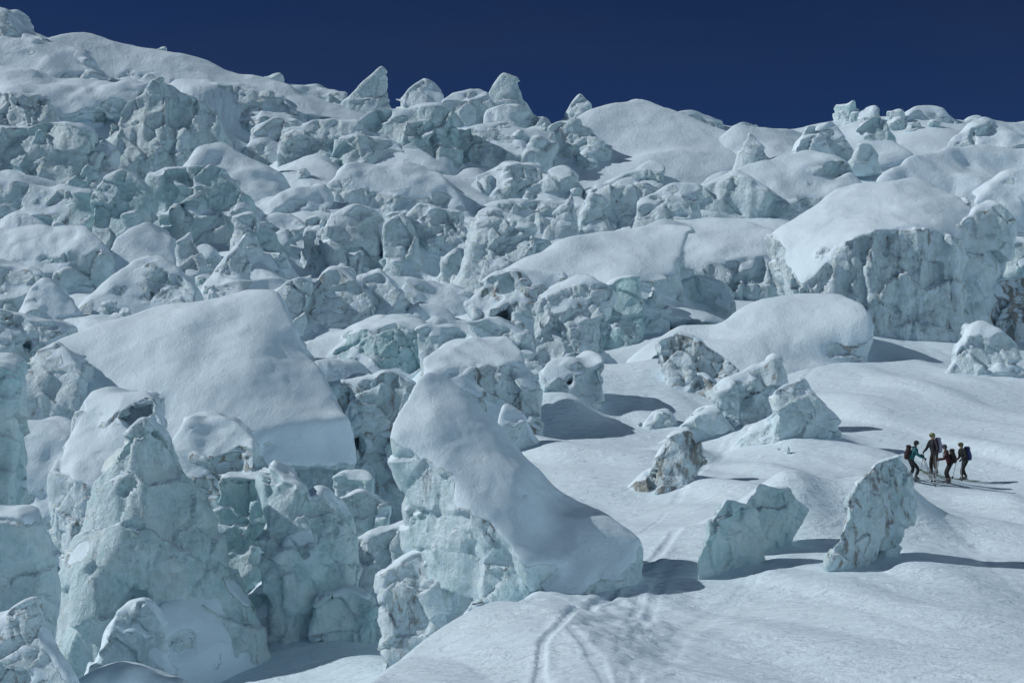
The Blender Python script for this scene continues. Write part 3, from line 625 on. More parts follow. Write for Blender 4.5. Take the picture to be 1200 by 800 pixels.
('serac', 'crumpled ice with bright specks at the left edge below the blocky mass', 'serac', 118., ['-60,340,10 -10,312,20 35,318,20 55,350,6 40,385,-6 -60,390,-8|40'], dict(teal=.5, dirt=.4, rough=4)),
('snow_cone', 'sunlit snow cone between the crumpled ice and the long tilted block', 'snow cone', 112., ['20,385,0 40,345,14 55,328,20 78,340,16 92,365,4 70,388,-8|30'], dict(rough=1.6, teal=.2, lim=(.1, .4))),
('serac', 'mushroom-headed serac with a narrow waist', 'serac', 142., ['268,272,4 272,258,10 288,253,12 300,262,10 300,290,0 276,290,-5|18', '274,285,0 300,280,4 306,310,0 278,312,-6|18'], dict(teal=.5, dirt=.4, rough=2.4)),
('ice_pinnacle', 'sharp sunlit spire of snow above the ridge of the huge slab', 'ice pinnacle', 122., ['236,335,10 262,315,10 282,298,10 288,283,12 292,298,8 292,330,0 250,348,-8|14', '245,340,-10 290,325,-10 335,330,0 345,350,-5 290,352,-14|20'], dict(teal=.2, rough=1.8, lim=(.3, .55))),
('ice_block', 'little snow-capped post left of the two upright ice tongues', 'ice block', 138., ['316,285,0 320,275,6 336,272,8 344,282,4 342,305,-4 322,305,-5|14'], dict(teal=.4, rough=1.6)),
('serac', 'pair of upright ragged ice tongues in the centre left', 'serac', 136., ['351,258,6 358,247,8 376,252,8 378,300,0 368,318,-5 356,300,-4|12', '372,268,0 386,252,4 390,290,0 380,312,-5|10'], dict(teal=.3, dirt=.35, rough=2.6)),
('serac', 'thick drum-shaped serac with a snow top and a dark right side', 'serac', 140., ['386,275,4 392,252,16 415,245,26 438,250,24 448,270,12 450,310,0 430,328,-8 392,325,-8 388,300,-4|34'], dict(teal=.35, dirt=.5, rough=2.8, lim=(.5, .75))),
('snow_shelf', 'snow ledge behind the mushroom-headed serac', 'snow shelf', 150., ['285,275,0 292,255,12 340,248,18 352,262,10 350,290,0|24'], dict(teal=.3, rough=2.2)),
('serac', 'shaded slope of ice falling right from the drum-shaped serac', 'serac', 144., ['446,265,10 470,250,16 478,290,4 500,320,-4 460,330,-6|26'], dict(teal=.4, rough=2.2)),
('serac', 'craggy pale serac with chunky crown, right of the drum-shaped one', 'serac', 152., ['470,290,0 475,255,12 490,240,18 520,248,18 545,250,16 550,290,0 520,305,-6 485,300,-5|30'], dict(teal=.35, dirt=.35, rough=3.8)),
('serac', 'large pale rough serac in the centre of the picture above the dark alcove', 'serac', 138., ['540,335,-4 542,290,6 555,255,20 580,238,28 605,245,26 620,280,10 605,320,0 570,345,-8|36'], dict(teal=.3, rough=3.4, lim=(.55, .8))),
('serac', 'rounded serac with a teal cheek between the large pale serac and the snow-backed ridge', 'serac', 134., ['594,325,0 600,292,10 625,278,18 645,285,16 650,300,8 625,325,-5 600,332,-6|24'], dict(teal=.5, rough=2.6)),
('serac', 'blue-white craggy lump below the snow ledge, right of the chunky crown', 'serac', 142., ['510,330,0 516,300,8 535,290,12 545,310,6 545,338,-5|18'], dict(teal=.6, rough=3)),
('ice_pinnacle', 'cluster of narrow ice needles above the snow-backed ridge', 'ice pinnacle', 150., ['655,280,0 662,250,6 670,232,8 676,262,4 680,285,0|10', '640,275,0 648,248,6 660,240,8 660,275,0|12'], dict(teal=.2, dirt=.4, rough=2.4)),
('serac', 'pyramid-shaped rough serac right of the ice needles', 'serac', 152., ['672,280,0 682,250,6 700,232,12 714,250,8 722,275,0 695,288,-5|20'], dict(teal=.3, rough=3, dirt=.3)),
('serac', 'craggy mass with yellowish tint and a dark notch, under the curved ledge', 'serac', 164., ['690,245,0 705,225,8 740,212,14 762,222,12 756,250,0 715,260,-5|24'], dict(teal=.15, dirt=.6, rough=3.4)),
('serac', 'rounded grey ice shoulder above the long snow-backed ridge', 'serac', 152., ['735,272,0 748,240,12 780,222,22 820,215,26 825,250,8 790,268,-4 745,285,-5|34'], dict(teal=.3, dirt=.3, rough=2.2, lim=(.4, .65))),
('serac', 'knobby dark-sided block on the snow shelf in the upper centre', 'serac', 180., ['640,225,0 645,205,6 660,200,8 678,218,2 660,230,-5|16'], dict(teal=.3, dirt=.4, rough=3)),
('serac', 'lumpy snow-dusted group under the wall with vertical clefts', 'serac', 184., ['550,235,0 556,205,10 590,192,16 630,200,16 640,225,0 595,240,-5|28'], dict(teal=.4, rough=3.2)),
('snow_shelf', 'flat snow shelf with a dark edge in the upper centre', 'snow shelf', 170., ['560,255,0 575,240,10 640,232,16 680,232,14 690,248,0 620,262,-5|26'], dict(teal=.3, rough=2)),
# ---- middle band
('snow_cone', 'smooth snow cone with a rocky left flank, in front of the drum-shaped serac', 'snow cone', 112., ['345,395,0 355,350,14 378,320,26 398,315,28 415,330,20 440,365,6 430,392,-5 370,400,-10|36'], dict(teal=.2, dirt=.55, rough=2.4, lim=(.35, .6))),
('ice_fin', 'dark leaning fin left of the smooth snow cone', 'ice fin', 110., ['312,350,6 340,335,14 362,325,18 366,340,10 350,385,-4 325,395,-8|24'], dict(teal=.3, dirt=.3, rough=1.8)),
('snow_cone', 'smaller snow cone with crumbly top right behind the smooth one', 'snow cone', 118., ['410,355,0 418,325,12 440,318,16 455,340,8 480,365,0 440,380,-6|26'], dict(teal=.2, rough=2, dirt=.3)),
('snow_block', 'low flat-fronted snow block left of the dark alcove', 'snow block', 122., ['468,350,6 475,332,16 540,335,20 556,345,14 540,372,-4 480,368,-6|26'], dict(teal=.3, rough=1.4, lim=(.3, .6))),
('snow_block', 'bright rounded snow tongue under the flat-fronted snow block', 'snow block', 114., ['470,378,4 490,355,20 530,368,18 540,382,6 530,398,-5 480,395,-6|26'], dict(rough=.8, lim=(0, .3), fa=.05)),
('ice_block', 'shadowy lump behind the right end of the huge slab', 'ice block', 88., ['315,400,10 332,380,18 352,400,12 358,430,0 330,430,-5|24'], dict(teal=.5, dirt=.5, rough=3)),
('ice_block', 'jagged shadowed block at the right edge of the huge slab under its crest', 'ice block', 80., ['318,435,0 330,410,10 345,425,8 350,460,-5 328,460,-8|24'], dict(teal=.7, dirt=.4, rough=3)),
('snow_mound', 'grey snow shoulder descending right from the thick drum-shaped serac', 'snow mound', 128., ['395,345,0 430,322,20 470,330,26 520,345,20 500,370,-5 430,365,-8|34'], dict(rough=1, lim=(.1, .4), teal=.2)),
]
def build_block(b):
    name, label, cat, D, hulls, kw = b
    kw = dict(kw)
    if name == 'ice_pinnacle' or name == 'ice_fin': kw.setdefault('rnd', 1.2)
    if name in ('ice_pinnacle',): kw['fa'] = .05; kw['rough'] = min(kw.get('rough', 1), 1)
    if isinstance(D, tuple): D = dist_row(D[1], D[0])
    allh = [tuple(float(k) for k in q.split(',')) for h in hulls if h[0] != '!' for q in h.lstrip('~').split('|')[0].split()]
    cxm = sum(q[0] for q in allh)/len(allh)
    if (D > 84 or cxm > 520) and not kw.pop('fix', 0):
        fx, fy, fo = max(allh, key=lambda q: q[1]*1000-q[0]*0)[:3]
        fx = min(max(fx, 5), 1195)
        Dh = hit(fx, fy-3, 30.)
        Dh = Dh - fo*Dh/F
        lo_, hi_ = (.82, 1.18) if D < 84 else (.90, 1.10)
        D = min(max(Dh, D*lo_), D*hi_)
    s = D/F
    teal = kw.pop('teal', .3); dirt = kw.pop('dirt', .3)
    hs = [parse(h, D, s) for h in hulls]
    # carry the foot of the block down into the glacier
    if name not in ('snow_mound_',):
        hs2 = []
        for sg, pts in hs:
            if sg > 0:
                a = np.array(pts); zl = a[:, 2].min(); lowp = [p for p in pts if p[2] < zl+.55*(a[:, 2].max()-zl)]
                ext = kw.get('ext') if 'ext' in kw and sg == 1 and hs.index((sg, pts)) == 0 else 2.6 if D < 60 else (min(2.2, 16*s) if hs.index((sg, pts)) == 0 else 6*s)
                pts = pts + [(p[0], p[1]+.1, zl-ext) for p in lowp]
            hs2.append((sg, pts))
        hs = hs2
    if kw.pop('skirt', D > 84 or (D > 46 and 'mound' not in name and min(p[0] for h in hs for p in h[1])/D*F > -60)):
        drift = D <= 84
        A = np.array([p for sg, pts in hs if sg > 0 for p in pts]); lo, hi = A.min(0), A.max(0)
        zb = min(p[2] for h in [parse(h, D, s) for h in hulls] if h[0] > 0 for p in h[1])
        H = hi[2]-zb; c = (lo+hi)/2; rx, ry = (hi[0]-lo[0])/2, (hi[1]-lo[1])/2
        if drift: c = c + np.array([-.45*rx, .9*ry, 0]); H *= .8
        if name == 'ice_fin': c = c + np.array([-.2*rx, .6, 0]); H *= .4
        ring = []
        for k in range(10):
            a = k*.628+.3; j = 1+.18*math.sin(k*5.1+c[0])
            ring.append((c[0]+rx*1.6*j*math.cos(a), c[1]+ry*1.4*j*math.sin(a), zb-12*s))
            ring.append((c[0]+rx*.7*math.cos(a), c[1]+ry*.7*math.sin(a), zb+H*.34))
        hs.insert(1, (2, ring))
    kw.pop('ext', 0)
    me = block_mesh(name, hs, s, **kw)
    o = link(name, me, ICE)
    o['grain'] = 1/s; o['flute'] = float(kw.get('flute', 0)); o['teal'] = float(teal); o['dirt'] = float(dirt)
    tag(o, label, cat, kind='thing')
    return o
for b in BL: build_block(b)
print('blocks', len(BL), round(time.time()-T0, 1), sum(len(o.data.vertices) for o in COL.objects if o.type == 'MESH'))

ZONES = [
 ('small snow-dusted ice chunk among the seracs of the upper left slope', 'loose ice chunks upper left', (0, 60, 330, 200), 5),
 ('small ice chunk in the jumble just below the middle of the skyline', 'loose ice chunks below the skyline', (350, 140, 640, 225), 7),
 ('little ice chunk on the smooth snowfields of the upper right', 'loose ice chunks upper right', (860, 150, 1180, 215), 4),
 ('ice chunk wedged between the seracs on the left, above the huge snow slab', 'loose ice chunks above the slab', (0, 215, 230, 390), 6),
 ('ice chunk wedged between the seracs left of the picture centre', 'loose ice chunks left of centre', (240, 220, 540, 370), 13),
 ('ice chunk in the jumble above the long snow-backed ridge', 'loose ice chunks above the ridge', (560, 215, 800, 275), 8),
 ('fallen ice chunk in the rubble under the dark alcove at the centre', 'fallen chunks under the alcove', (560, 385, 700, 440), 4),
 ('fallen ice chunk at the foot of the great fluted wall', 'fallen chunks under the great wall', (1020, 380, 1130, 398), 4),
 ('shaded ice chunk on the floor of the gap left of the sail-shaped serac', 'fallen chunks in the gap', (300, 690, 440, 745), 4),
 ('small broken ice block along the skyline right of the knife-edged fin', 'broken blocks on the skyline', (470, 128, 640, 150), 10),
 ('small broken ice block along the right half of the skyline', 'broken blocks on the right skyline', (780, 140, 1190, 160), 14),
 ('tiny crumb of ice on the snow between the right-hand boulders', 'ice crumbs on the right slope', (700, 470, 960, 560), 5),
]
protos = []
RNG = random.Random(5)
for k in range(9):
    r = random.Random(40+k); pts = []
    for i in range(r.choice((9, 11, 13))):
        a = r.uniform(0, 6.28); z = r.uniform(-.5, 1); q = math.sqrt(max(.1, 1-z*z*.6))
        pts.append((q*math.cos(a)*r.uniform(.7, 1.1), q*math.sin(a)*r.uniform(.7, 1.1), z*r.uniform(.7, 1.2)))
    pts += [(.8, .6, -.9), (-.9, .5, -.9), (.7, -.8, -.9), (-.7, -.7, -.9)]
    protos.append(block_mesh('ice_chunk', [(1, pts)], 1/17., vox=1.5, snow=.8, rough=1.3, rnd=1.5, fac=11, fa=.12, lim=(.4, .7)))
for label, grp, (x0, y0, x1, y1), n in ZONES:
    for i in range(n+(14 if 'chunks' in grp and n > 7 else 0)):
        x = RNG.uniform(x0, x1); y = RNG.uniform(y0, y1)
        D = hit(x, y); p = P(x, y, D); s = D/F
        o = link('ice_chunk', protos[RNG.randrange(9)], ICE)
        R_ = s*(RNG.uniform(4, 8.5) if i >= n or 'skyline' in label[:50] else RNG.uniform(1.5, 3.5) if 'crumb' in label else RNG.uniform(7, 17) if n > 7 else RNG.uniform(5, 11))
        o.location = (p[0], p[1]+.3*R_, float(terrain(p[0], p[1]+.3*R_, False))+.15*R_)
        o.rotation_euler = (RNG.uniform(-.25, .25), RNG.uniform(-.25, .25), RNG.uniform(0, 6.28))
        o.scale = (R_*RNG.uniform(.8, 1.25), R_*RNG.uniform(.8, 1.2), R_*RNG.uniform(.8, 1.5))
        o['grain'] = 1/s; o['teal'] = RNG.uniform(.1, .8); o['dirt'] = RNG.uniform(.2, .55)
        tag(o, label, 'ice chunk', grp, 'thing')
print('fill', round(time.time()-T0, 1))
# icicles on the overhang of the sail-shaped serac and under the slab
def icicles(spots, parent_name_frag):
    par = next(o for o in COL.objects if parent_name_frag in (o.get('label') or ''))
    for (x, y, L, D) in spots:
        s = D/F; p = P(x, y, D); bm = bmesh.new(); prev = None
        for k in range(9):
            t = k/8.; r = s*1.1*(1-t)**.8*(1+.15*math.sin(k*2.3))+.002
            ring = [bm.verts.new((p[0]+r*math.cos(a*1.047), p[1]+r*math.sin(a*1.047), p[2]-t*L*s)) for a in range(6)]
            if prev:
                for a in range(6): bm.faces.new((prev[a], prev[(a+1) % 6], ring[(a+1) % 6], ring[a]))
            prev = ring
        me = bpy.data.meshes.new('icicle'); bm.to_mesh(me); bm.free()
        o = link('icicle', me, ICICLE, par)
ICICLE = plain('clear_ice', (.62, .78, .82), .15)
icicles([(462, 518, 22, 49.5), (467, 520, 34, 49.3), (470, 524, 52, 49.2), (475, 528, 20, 49.0), (480, 532, 28, 48.8)], 'sail-shaped serac with a sharp')

# ------------------------------------------------------------------ skiers
def skin(name, V, Ed, mat, parent=None, sub=1, root=0):
    me = bpy.data.meshes.new(name); me.from_pydata([v[0] for v in V], Ed, [])
    o = bpy.data.objects.new(name, me); COL.objects.link(o)
    o.modifiers.new('skin', 'SKIN'); o.modifiers['skin'].use_smooth_shade = True
    for i, v in enumerate(V):
        r = v[1]; r = r if isinstance(r, tuple) else (r, r)
        me.skin_vertices[0].data[i].radius = r
        me.skin_vertices[0].data[i].use_root = (i == root)
    m = o.modifiers.new('sub', 'SUBSURF'); m.levels = sub; m.render_levels = sub
    dg = bpy.context.evaluated_depsgraph_get(); dg.update()
    m2 = bpy.data.meshes.new_from_object(o.evaluated_get(dg))
    o.modifiers.clear(); o.data = m2; m2.name = name
    m2.materials.clear(); m2.materials.append(mat)
    m2.polygons.foreach_set('use_smooth', [True]*len(m2.polygons))
    if parent: o.parent = parent
    return o
def chain(V, Ed, pts, start=None):
    prev = start
    for p in pts:
        V.append(p); i = len(V)-1
        if prev is not None: Ed.append((prev, i))
        prev = i
    return prev
def lump(name, profile, mat, parent, n=14, sy=1.0, sharp=False):
    "rounded solid from a stack of rings (z, half width x, half width y, offset x)"
    bm = bmesh.new(); prev = None; rings = []
    for (z, rx, ry, ox) in profile:
        ring = []
        for k in range(n):
            a = 2*math.pi*k/n; c, s_ = math.cos(a), math.sin(a)
            e = .62
            ring.append(bm.verts.new((ox+rx*math.copysign(abs(c)**e, c), ry*math.copysign(abs(s_)**e, s_), z)))
        if prev:
            for k in range(n): bm.faces.new((prev[k], prev[(k+1) % n], ring[(k+1) % n], ring[k]))
        prev = ring; rings.append(ring)
    bm.faces.new(list(reversed(rings[0]))); bm.faces.new(rings[-1])
    me = bpy.data.meshes.new(name); bm.to_mesh(me); bm.free()
    me.polygons.foreach_set('use_smooth', [True]*len(me.polygons))
    return link(name, me, mat, parent)
SKIN = plain('skin', (.55, .36, .27), .6)
BLACK = plain('black_cloth', (.018, .02, .026), .8)
BOOT = plain('boot_shell', (.06, .065, .075), .35)
STEEL = plain('pole_metal', (.35, .36, .38), .35, .6)
WHITE = plain('white_plastic', (.7, .72, .72), .4)
FACE_DARK = plain('goggle_lens', (.02, .02, .03), .1)
def skier(x, y, h, yaw, jacket, trousers, hat, legs, arms, label, hatlabel, pack, pack_label, D_off=0., lean=.06, turn=0.):
    D = hit(x, y)+D_off; p = P(x, y, D); gz = float(terrain(p[0], p[1], True))
    root = bpy.data.objects.new('person', None); COL.objects.link(root)
    root.location = (p[0], p[1], gz+.03); root.rotation_euler = (0, 0, yaw)
    k = .97*h/1.78; root.scale = (k, k, k)
    tag(root, label, 'person', 'ski tourers standing together', 'thing')
    # joints, facing +x, left side +y
    hip = Vector((-.02, 0, .93)); chest = Vector((lean*1.1, 0, 1.32)); neck = Vector((lean*1.5, 0, 1.50)); head = Vector((lean*1.7+.03, 0, 1.64))
    J = {}
    for sd, (fx, kx, kz, fy) in zip((1, -1), legs):
        J['hip', sd] = hip+Vector((0, .10*sd, -.02)); J['knee', sd] = Vector((kx, .13*sd+fy*.5, kz)); J['ank', sd] = Vector((fx, .13*sd+fy, .12))
    for sd, (el, ha) in zip((1, -1), arms):
        J['sho', sd] = chest+Vector((0, .19*sd, .10)); J['elb', sd] = Vector(el); J['han', sd] = Vector(ha)
    # body: one continuous figure
    V, Ed = [], []
    r0 = chain(V, Ed, [(hip, .06)])
    c1 = chain(V, Ed, [((hip+chest)/2, (.07, .09)), (chest, (.10, .13)), (neck, .055), (head+Vector((0, 0, -.06)), (.07, .06)), (head, (.095, .078)), (head+Vector((-.01, 0, .08)), (.075, .065))], r0)
    ci = 2
    for sd in (1, -1):
        a = chain(V, Ed, [(J['sho', sd], .06), (J['elb', sd], .042), (J['han', sd], .03)], ci)
        chain(V, Ed, [(J['hip', sd], .06), (J['knee', sd], .045), (J['ank', sd], .038), (J['ank', sd]+Vector((.12, 0, -.06)), .035)], r0)
    body = skin('body', V, Ed, SKIN, root)
    # nose
    V, Ed = [], []
    chain(V, Ed, [(head+Vector((.085, 0, .02)), .012), (head+Vector((.112, 0, -.012)), .016)]); skin('nose', V, Ed, SKIN, root)
    # jacket
    V, Ed = [], []
    j0 = chain(V, Ed, [(hip+Vector((0, 0, -.14)), (.17, .20)), (hip+Vector((0, 0, .04)), (.16, .19)), ((hip+chest)/2, (.15, .18)), (chest+Vector((0, 0, .02)), (.155, .20)), (neck+Vector((0, 0, -.03)), (.085, .09)), (neck+Vector((0, 0, .05)), (.08, .08))])
    for sd in (1, -1):
        m = (J['elb', sd]+J['han', sd])/2
        chain(V, Ed, [(J['sho', sd], .085), ((J['sho', sd]+J['elb', sd])/2, .075), (J['elb', sd], .065), (m, .055), (J['han', sd]*.9+J['elb', sd]*.1, .048)], 3)
    skin('jacket', V, Ed, jacket, root)
    V, Ed = [], []
    t0 = chain(V, Ed, [(hip+Vector((0, 0, .12)), (.12, .15)), (hip+Vector((0, 0, -.02)), (.15, .18))])
    for sd in (1, -1):
        a, b, c = J['hip', sd], J['knee', sd], J['ank', sd]
        chain(V, Ed, [(a+Vector((0, 0, -.06)), .115), ((a+b)/2, .10), (b, .085), ((b+c)/2, .082), (c+Vector((0, 0, .12)), .08)], t0)
    skin('trousers', V, Ed, trousers, root)
    for sd in (1, -1):
        c = J['ank', sd]
        V, Ed = [], []
        chain(V, Ed, [(c+Vector((-.01, 0, .16)), .07), (c+Vector((0, 0, .02)), .068), (c+Vector((.06, 0, -.045)), .055), (c+Vector((.17, 0, -.06)), .045)])
        V.append((c+Vector((-.06, 0, -.05)), .05)); Ed.append((1, 4))
        skin('boot', V, Ed, BOOT, root)
        # glove with five fingers closed round the grip
        hnd = J['han', sd]; f = (hnd-J['elb', sd]).normalized()
        V, Ed = [], []
        chain(V, Ed, [(hnd-f*.05, .034), (hnd, .04), (hnd+f*.05, .042)])
        side = f.cross(Vector((0, 0, 1))).normalized(); 
        for q, L in zip((-.036, -.012, .012, .034), (.045, .052, .048, .038)):
            bse = hnd+f*.06+Vector((0, 0, -q))
            chain(V, Ed, [(bse+f*.02, .013), (bse+f*(L)+side*.02*sd, .012), (bse+f*(L-.01)+side*.055*sd, .011)], 2)
        chain(V, Ed, [(hnd+Vector((0, 0, .035))+side*.02*sd, .015), (hnd+f*.03+Vector((0, 0, .05))+side*.045*sd, .013)], 1)
        skin('glove', V, Ed, BLACK, root)
    hx = head.x
    hh = lump('helmet', [(head.z-.03, .10, .09, hx-.03), (head.z+.02, .118, .10, hx-.02), (head.z+.08, .118, .098, hx-.015), (head.z+.125, .095, .08, hx-.015), (head.z+.15, .05, .045, hx-.015)], hat, root, 18)
    if hatlabel: hh['label'] = hatlabel
    lump('goggles', [(head.z+.015, .02, .07, hx+.088), (head.z+.05, .025, .075, hx+.09), (head.z+.075, .02, .07, hx+.086)], FACE_DARK, root, 12)
    lump('hair', [(head.z-.09, .04, .06, hx-.07), (head.z-.04, .05, .075, hx-.062), (head.z, .04, .07, hx-.06)], BLACK, root, 10)
    # backpack: a thing of its own, hanging from the shoulders
    bp = bpy.data.objects.new('backpack', None); COL.objects.link(bp)
    bp.location = root.location; bp.rotation_euler = root.rotation_euler; bp.scale = root.scale
    tag(bp, pack_label, 'backpack', 'backpacks of the ski tourers', 'thing')
    ox = chest.x-.27; tilt = (chest.x-hip.x)
    pf = [(.93, .07, .12, ox-tilt*.5+.03), (.97, .11, .155, ox-tilt*.45), (1.1, .135, .17, ox-tilt*.3-.01), (1.3, .13, .17, ox-.01), (1.45, .11, .155, ox+.02), (1.5, .07, .12, ox+.03)]
    lump('bag', pf, pack, bp)
    lump('lid', [(1.47, .11, .14, ox+.02), (1.51, .125, .155, ox+.015), (1.57, .105, .14, ox+.02), (1.59, .06, .1, ox+.02)], pack, bp)
    lump('pocket', [(1.02, .03, .10, ox-.13), (1.06, .045, .12, ox-.135), (1.22, .045, .12, ox-.14), (1.27, .02, .09, ox-.12)], pack, bp)
    for sd in (1, -1):
        V, Ed = [], []
        chain(V, Ed, [(Vector((ox+.1, .09*sd, 1.44)), .016), (chest+Vector((-.02, .12*sd, .21)), .018), (chest+Vector((.15, .11*sd, .07)), .018), (chest+Vector((.15, .12*sd, -.10)), .016), (Vector((ox+.11, .14*sd, 1.05)), .012)])
        skin('shoulder_strap', V, Ed, BLACK, bp)
    # skis
    M = Matrix.Translation(root.location) @ Matrix.Rotation(yaw, 4, 'Z') @ Matrix.Scale(k, 4)
    out = []
    for sd in (1, -1):
        c = M @ J['ank', sd]
        out.append((sd, c, [M @ J['han', 1], M @ J['han', -1]][0 if sd == 1 else 1]))
    return out, k
def ski(c, yaw, mat, label):
    gz = float(terrain(c.x, c.y, True))
    d = Vector((math.cos(yaw), math.sin(yaw), 0)); e = .5
    sl = (float(terrain(c.x+d.x*e, c.y+d.y*e, True))-float(terrain(c.x-d.x*e, c.y-d.y*e, True)))/(2*e)
    root = bpy.data.objects.new('ski', None); COL.objects.link(root)
    root.location = (c.x, c.y, gz+.02); root.rotation_euler = (0, -math.atan(sl), yaw)
    tag(root, label, 'ski', 'skis of the ski tourers', 'thing')
    bm = bmesh.new(); prev = None
    for i in range(15):
        t = i/14.; x = -.82+1.72*t
        w = .045+.012*(2*t-1)**2; 
        if t > .86: w *= max(.12, 1-((t-.86)/.14)**2)
        z = (.16*((t-.84)/.16)**2 if t > .84 else 0)+.012*math.sin(t*math.pi)
        ring = [bm.verts.new((x, w, z)), bm.verts.new((x, w, z+.016)), bm.verts.new((x, -w, z+.016)), bm.verts.new((x, -w, z))]
        if prev:
            for a in range(4): bm.faces.new((prev[a], prev[(a+1) % 4], ring[(a+1) % 4], ring[a]))
        else: bm.faces.new(ring)
        prev = ring
    bm.faces.new(list(reversed(prev)))
    bmesh.ops.recalc_face_normals(bm, faces=bm.faces)
    me = bpy.data.meshes.new('ski_board'); bm.to_mesh(me); bm.free(); link('ski_board', me, mat, root)
    b = lump('binding', [(.026, .17, .035, .03), (.05, .16, .03, .03), (.06, .12, .022, .03)], BOOT, root, 10)
def pole(hand, foot, label):
    gz = float(terrain(foot.x, foot.y, True))
    root = bpy.data.objects.new('ski_pole', None); COL.objects.link(root)
    base = Vector((foot.x, foot.y, gz)); tag(root, label, 'ski pole', 'poles of the ski tourers', 'thing')
    root.location = base
    v = hand-base; up = v*1.06
    V, Ed = [], []; chain(V, Ed, [(v*0-v.normalized()*.04, .007), (v*.3, .011), (v*.97, .012)]); skin('shaft', V, Ed, STEEL, root, 0)
    V, Ed = [], []; chain(V, Ed, [(v*.93, .018), (up, .022), (up+v.normalized()*.02, .015)]); skin('grip', V, Ed, BLACK, root, 1)
    V, Ed = [], []; chain(V, Ed, [(v*.05+Vector((-.05, 0, 0)), (.012, .04)), (v*.05, (.015, .05)), (v*.05+Vector((.05, 0, 0)), (.012, .04))]); skin('basket', V, Ed, BLACK, root, 1)
TEAL = plain('teal_jacket', (.012, .11, .125), .7); NAVY = plain('navy_jacket', (.010, .010, .022), .75)
MAROON = plain('maroon_jacket', (.04, .007, .012), .75); CHAR = plain('charcoal_jacket', (.009, .010, .013), .75)
TROU = plain('dark_trousers', (.007, .011, .014), .8); OLIVE = plain('olive_trousers', (.012, .015, .009), .8)
H1 = plain('black_helmet', (.015, .02, .03), .5); H2 = plain('lime_helmet', (.16, .20, .05), .5); H3 = plain('grey_helmet', (.05, .055, .08), .5); H4 = plain('olive_hat', (.10, .11, .04), .7)
B1 = plain('dark_red_pack', (.028, .012, .013), .8); B2 = plain('lilac_pack', (.30, .30, .40), .8); B3 = plain('black_pack', (.014, .008, .011), .8); B4 = plain('blue_pack', (.018, .03, .12), .7)
SKM = [plain('ski_grey', (.10, .10, .12), .4), plain('ski_lime', (.20, .24, .06), .4), plain('ski_dark', (.03, .03, .05), .4), plain('ski_green', (.10, .16, .05), .4)]
pi = math.pi
crew = [
 dict(x=1068, y=563, h=1.70, yaw=-.15, jacket=TEAL, trousers=TROU, hat=H1, pack=B1, lean=.13, sk=SKM[0],
      legs=[(-.04, .10, .50, 0), (.20, .30, .50, 0)], arms=[((.22, .26, 1.16), (.50, .20, 1.10)), ((.30, -.24, 1.12), (.58, -.16, .98))],
      label='person in a teal jacket and black helmet standing leftmost of the four ski tourers', hatlabel=None,
      pack_label='dark red backpack worn by the person in the teal jacket', who='the person in the teal jacket', feet=[(.9, .3), (.95, -.45)]),
 dict(x=1095, y=557, h=1.86, yaw=pi+.5, jacket=NAVY, trousers=OLIVE, hat=H2, pack=B2, lean=.05, sk=SKM[1],
      legs=[(.05, .12, .50, .04), (-.02, .04, .50, -.06)], arms=[((.10, .34, 1.12), (.26, .36, .95)), ((.10, -.34, 1.12), (.30, -.30, .98))],
      label='tallest person, in a navy jacket and yellow-green helmet with olive trousers', hatlabel=None,
      pack_label='pale lilac backpack on the tallest person', who='the tallest person with the yellow-green helmet', feet=[(.35, .40), (.4, -.42)]),
 dict(x=1113, y=567, h=1.70, yaw=pi-.25, jacket=MAROON, trousers=TROU, hat=H3, pack=B3, lean=.12, sk=SKM[2],
      legs=[(.02, .12, .50, 0), (.10, .18, .50, -.02)], arms=[((.24, .26, 1.14), (.52, .20, 1.12)), ((.20, -.26, 1.12), (.46, -.22, 1.06))],
      label='person in a dark maroon jacket and grey helmet holding both arms out to the left', hatlabel=None,
      pack_label='black backpack on the person in the maroon jacket', who='the person in the maroon jacket', feet=[(.62, .32), (.60, -.34)]),
 dict(x=1131, y=563, h=1.70, yaw=pi+.3, jacket=CHAR, trousers=TROU, hat=H4, pack=B4, lean=.12, sk=SKM[3],
      legs=[(.26, .26, .50, 0), (-.12, .02, .48, 0)], arms=[((.14, .28, 1.10), (.34, .20, .96)), ((.12, -.28, 1.08), (.32, -.20, .94))],
      label='person in a charcoal jacket and olive hat standing rightmost of the four ski tourers', hatlabel=None,
      pack_label='blue backpack on the rightmost of the four ski tourers', who='the rightmost person with the blue backpack', feet=[(.4, .34), (.42, -.34)]),
]
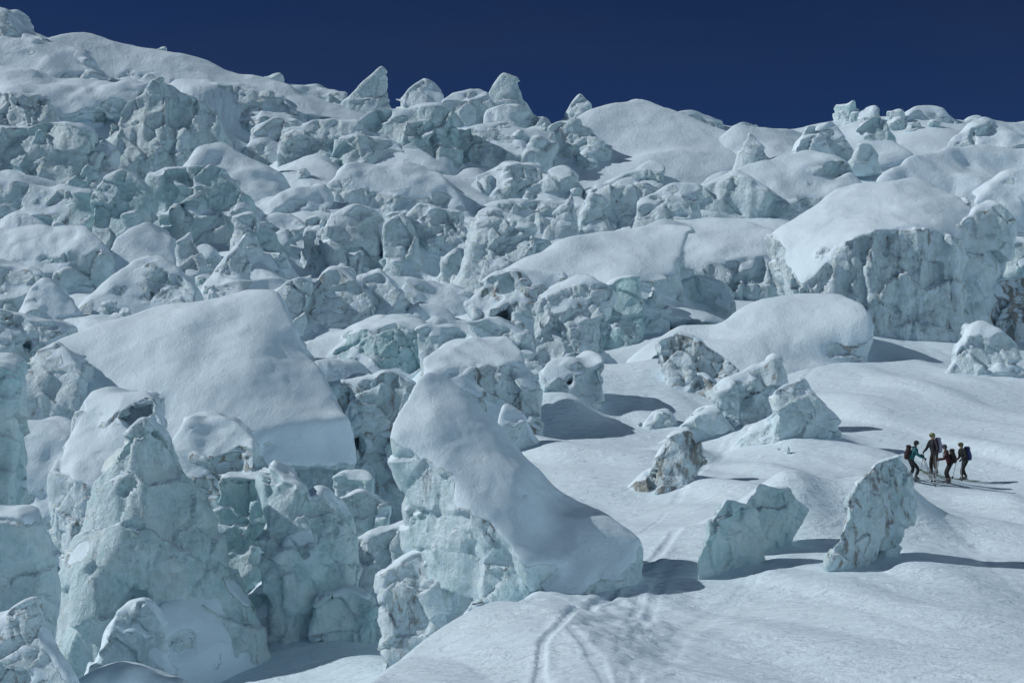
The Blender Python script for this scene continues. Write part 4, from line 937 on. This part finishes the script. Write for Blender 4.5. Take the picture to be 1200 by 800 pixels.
for c in crew:
    c = dict(c); sk = c.pop('sk'); who = c.pop('who'); feet = c.pop('feet')
    res, k = skier(**c)
    yaw = c['yaw']; d = Vector((math.cos(yaw), math.sin(yaw), 0)); n = Vector((-d.y, d.x, 0))
    for (sd, ank, hand), (fx, fy) in zip(res, feet):
        side = 'left' if sd == 1 else 'right'
        ski(ank, yaw+.06*sd, sk, f'ski under the {side} boot of {who}')
        base = next(o for o in reversed(COL.objects[:]) if o.name.startswith('person')).location
        pole(hand, Vector(base)+d*fx+n*fy, f'ski pole in the {side} hand of {who}')
print('people', round(time.time()-T0, 1))


SUN_EL, SUN_AZ = 36., 3.       # sun from the left, a little behind
def lights():
    el, az = math.radians(SUN_EL), math.radians(SUN_AZ)
    sv = Vector((-math.cos(el)*math.cos(az), math.cos(el)*math.sin(az), math.sin(el)))
    ld = bpy.data.lights.new('sun', 'SUN'); ld.energy = 4.6; ld.angle = math.radians(.5); ld.color = (1, .995, .98)
    lo = bpy.data.objects.new('sun', ld); COL.objects.link(lo)
    lo.rotation_euler = (-sv).to_track_quat('-Z', 'Y').to_euler()
    w = bpy.data.worlds.new('World'); SC.world = w; w.use_nodes = True
    nt = w.node_tree; g = G(nt)
    bg = nt.nodes['Background']
    sky = g.n('ShaderNodeTexSky', sky_type='NISHITA'); sky.sun_disc = False
    sky.sun_elevation = el; sky.sun_rotation = math.atan2(sv.x, sv.y)
    sky.altitude = 4000; sky.air_density = .5; sky.dust_density = 0.; sky.ozone_density = 6.
    hs = g.n('ShaderNodeHueSaturation'); hs.inputs['Saturation'].default_value = 1.1; hs.inputs['Value'].default_value = .70; hs.inputs['Hue'].default_value = .508
    g.l(sky.outputs[0], hs.inputs['Color']); tc = g.n('ShaderNodeTexCoord'); cl = g.noise(g.scale(tc.outputs['Generated'], (1, 1, 3.5)), 2.2, 5, .6, .5)
    g.l(g.mix(g.ramp(cl, .45, .75, 0., .10), hs.outputs[0], (.9, 1.1, 1.35, 1)), bg.inputs[0]); bg.inputs[1].default_value = .08
lights()
cd = bpy.data.cameras.new('camera'); cam = bpy.data.objects.new('camera', cd); COL.objects.link(cam)
cd.sensor_width = 36; cd.lens = 36*F/1200; cd.clip_end = 5000; cd.clip_start = .1
cam.rotation_euler = (math.radians(92.0), 0, 0)
SC.camera = cam
vs = SC.view_settings
vs.view_transform = 'Standard'; vs.look = 'None'; vs.exposure = -.66; vs.gamma = 1; vs.use_curve_mapping = False
SC.cycles.max_bounces = 8; SC.cycles.diffuse_bounces = 6
print('done', round(time.time()-T0, 1))
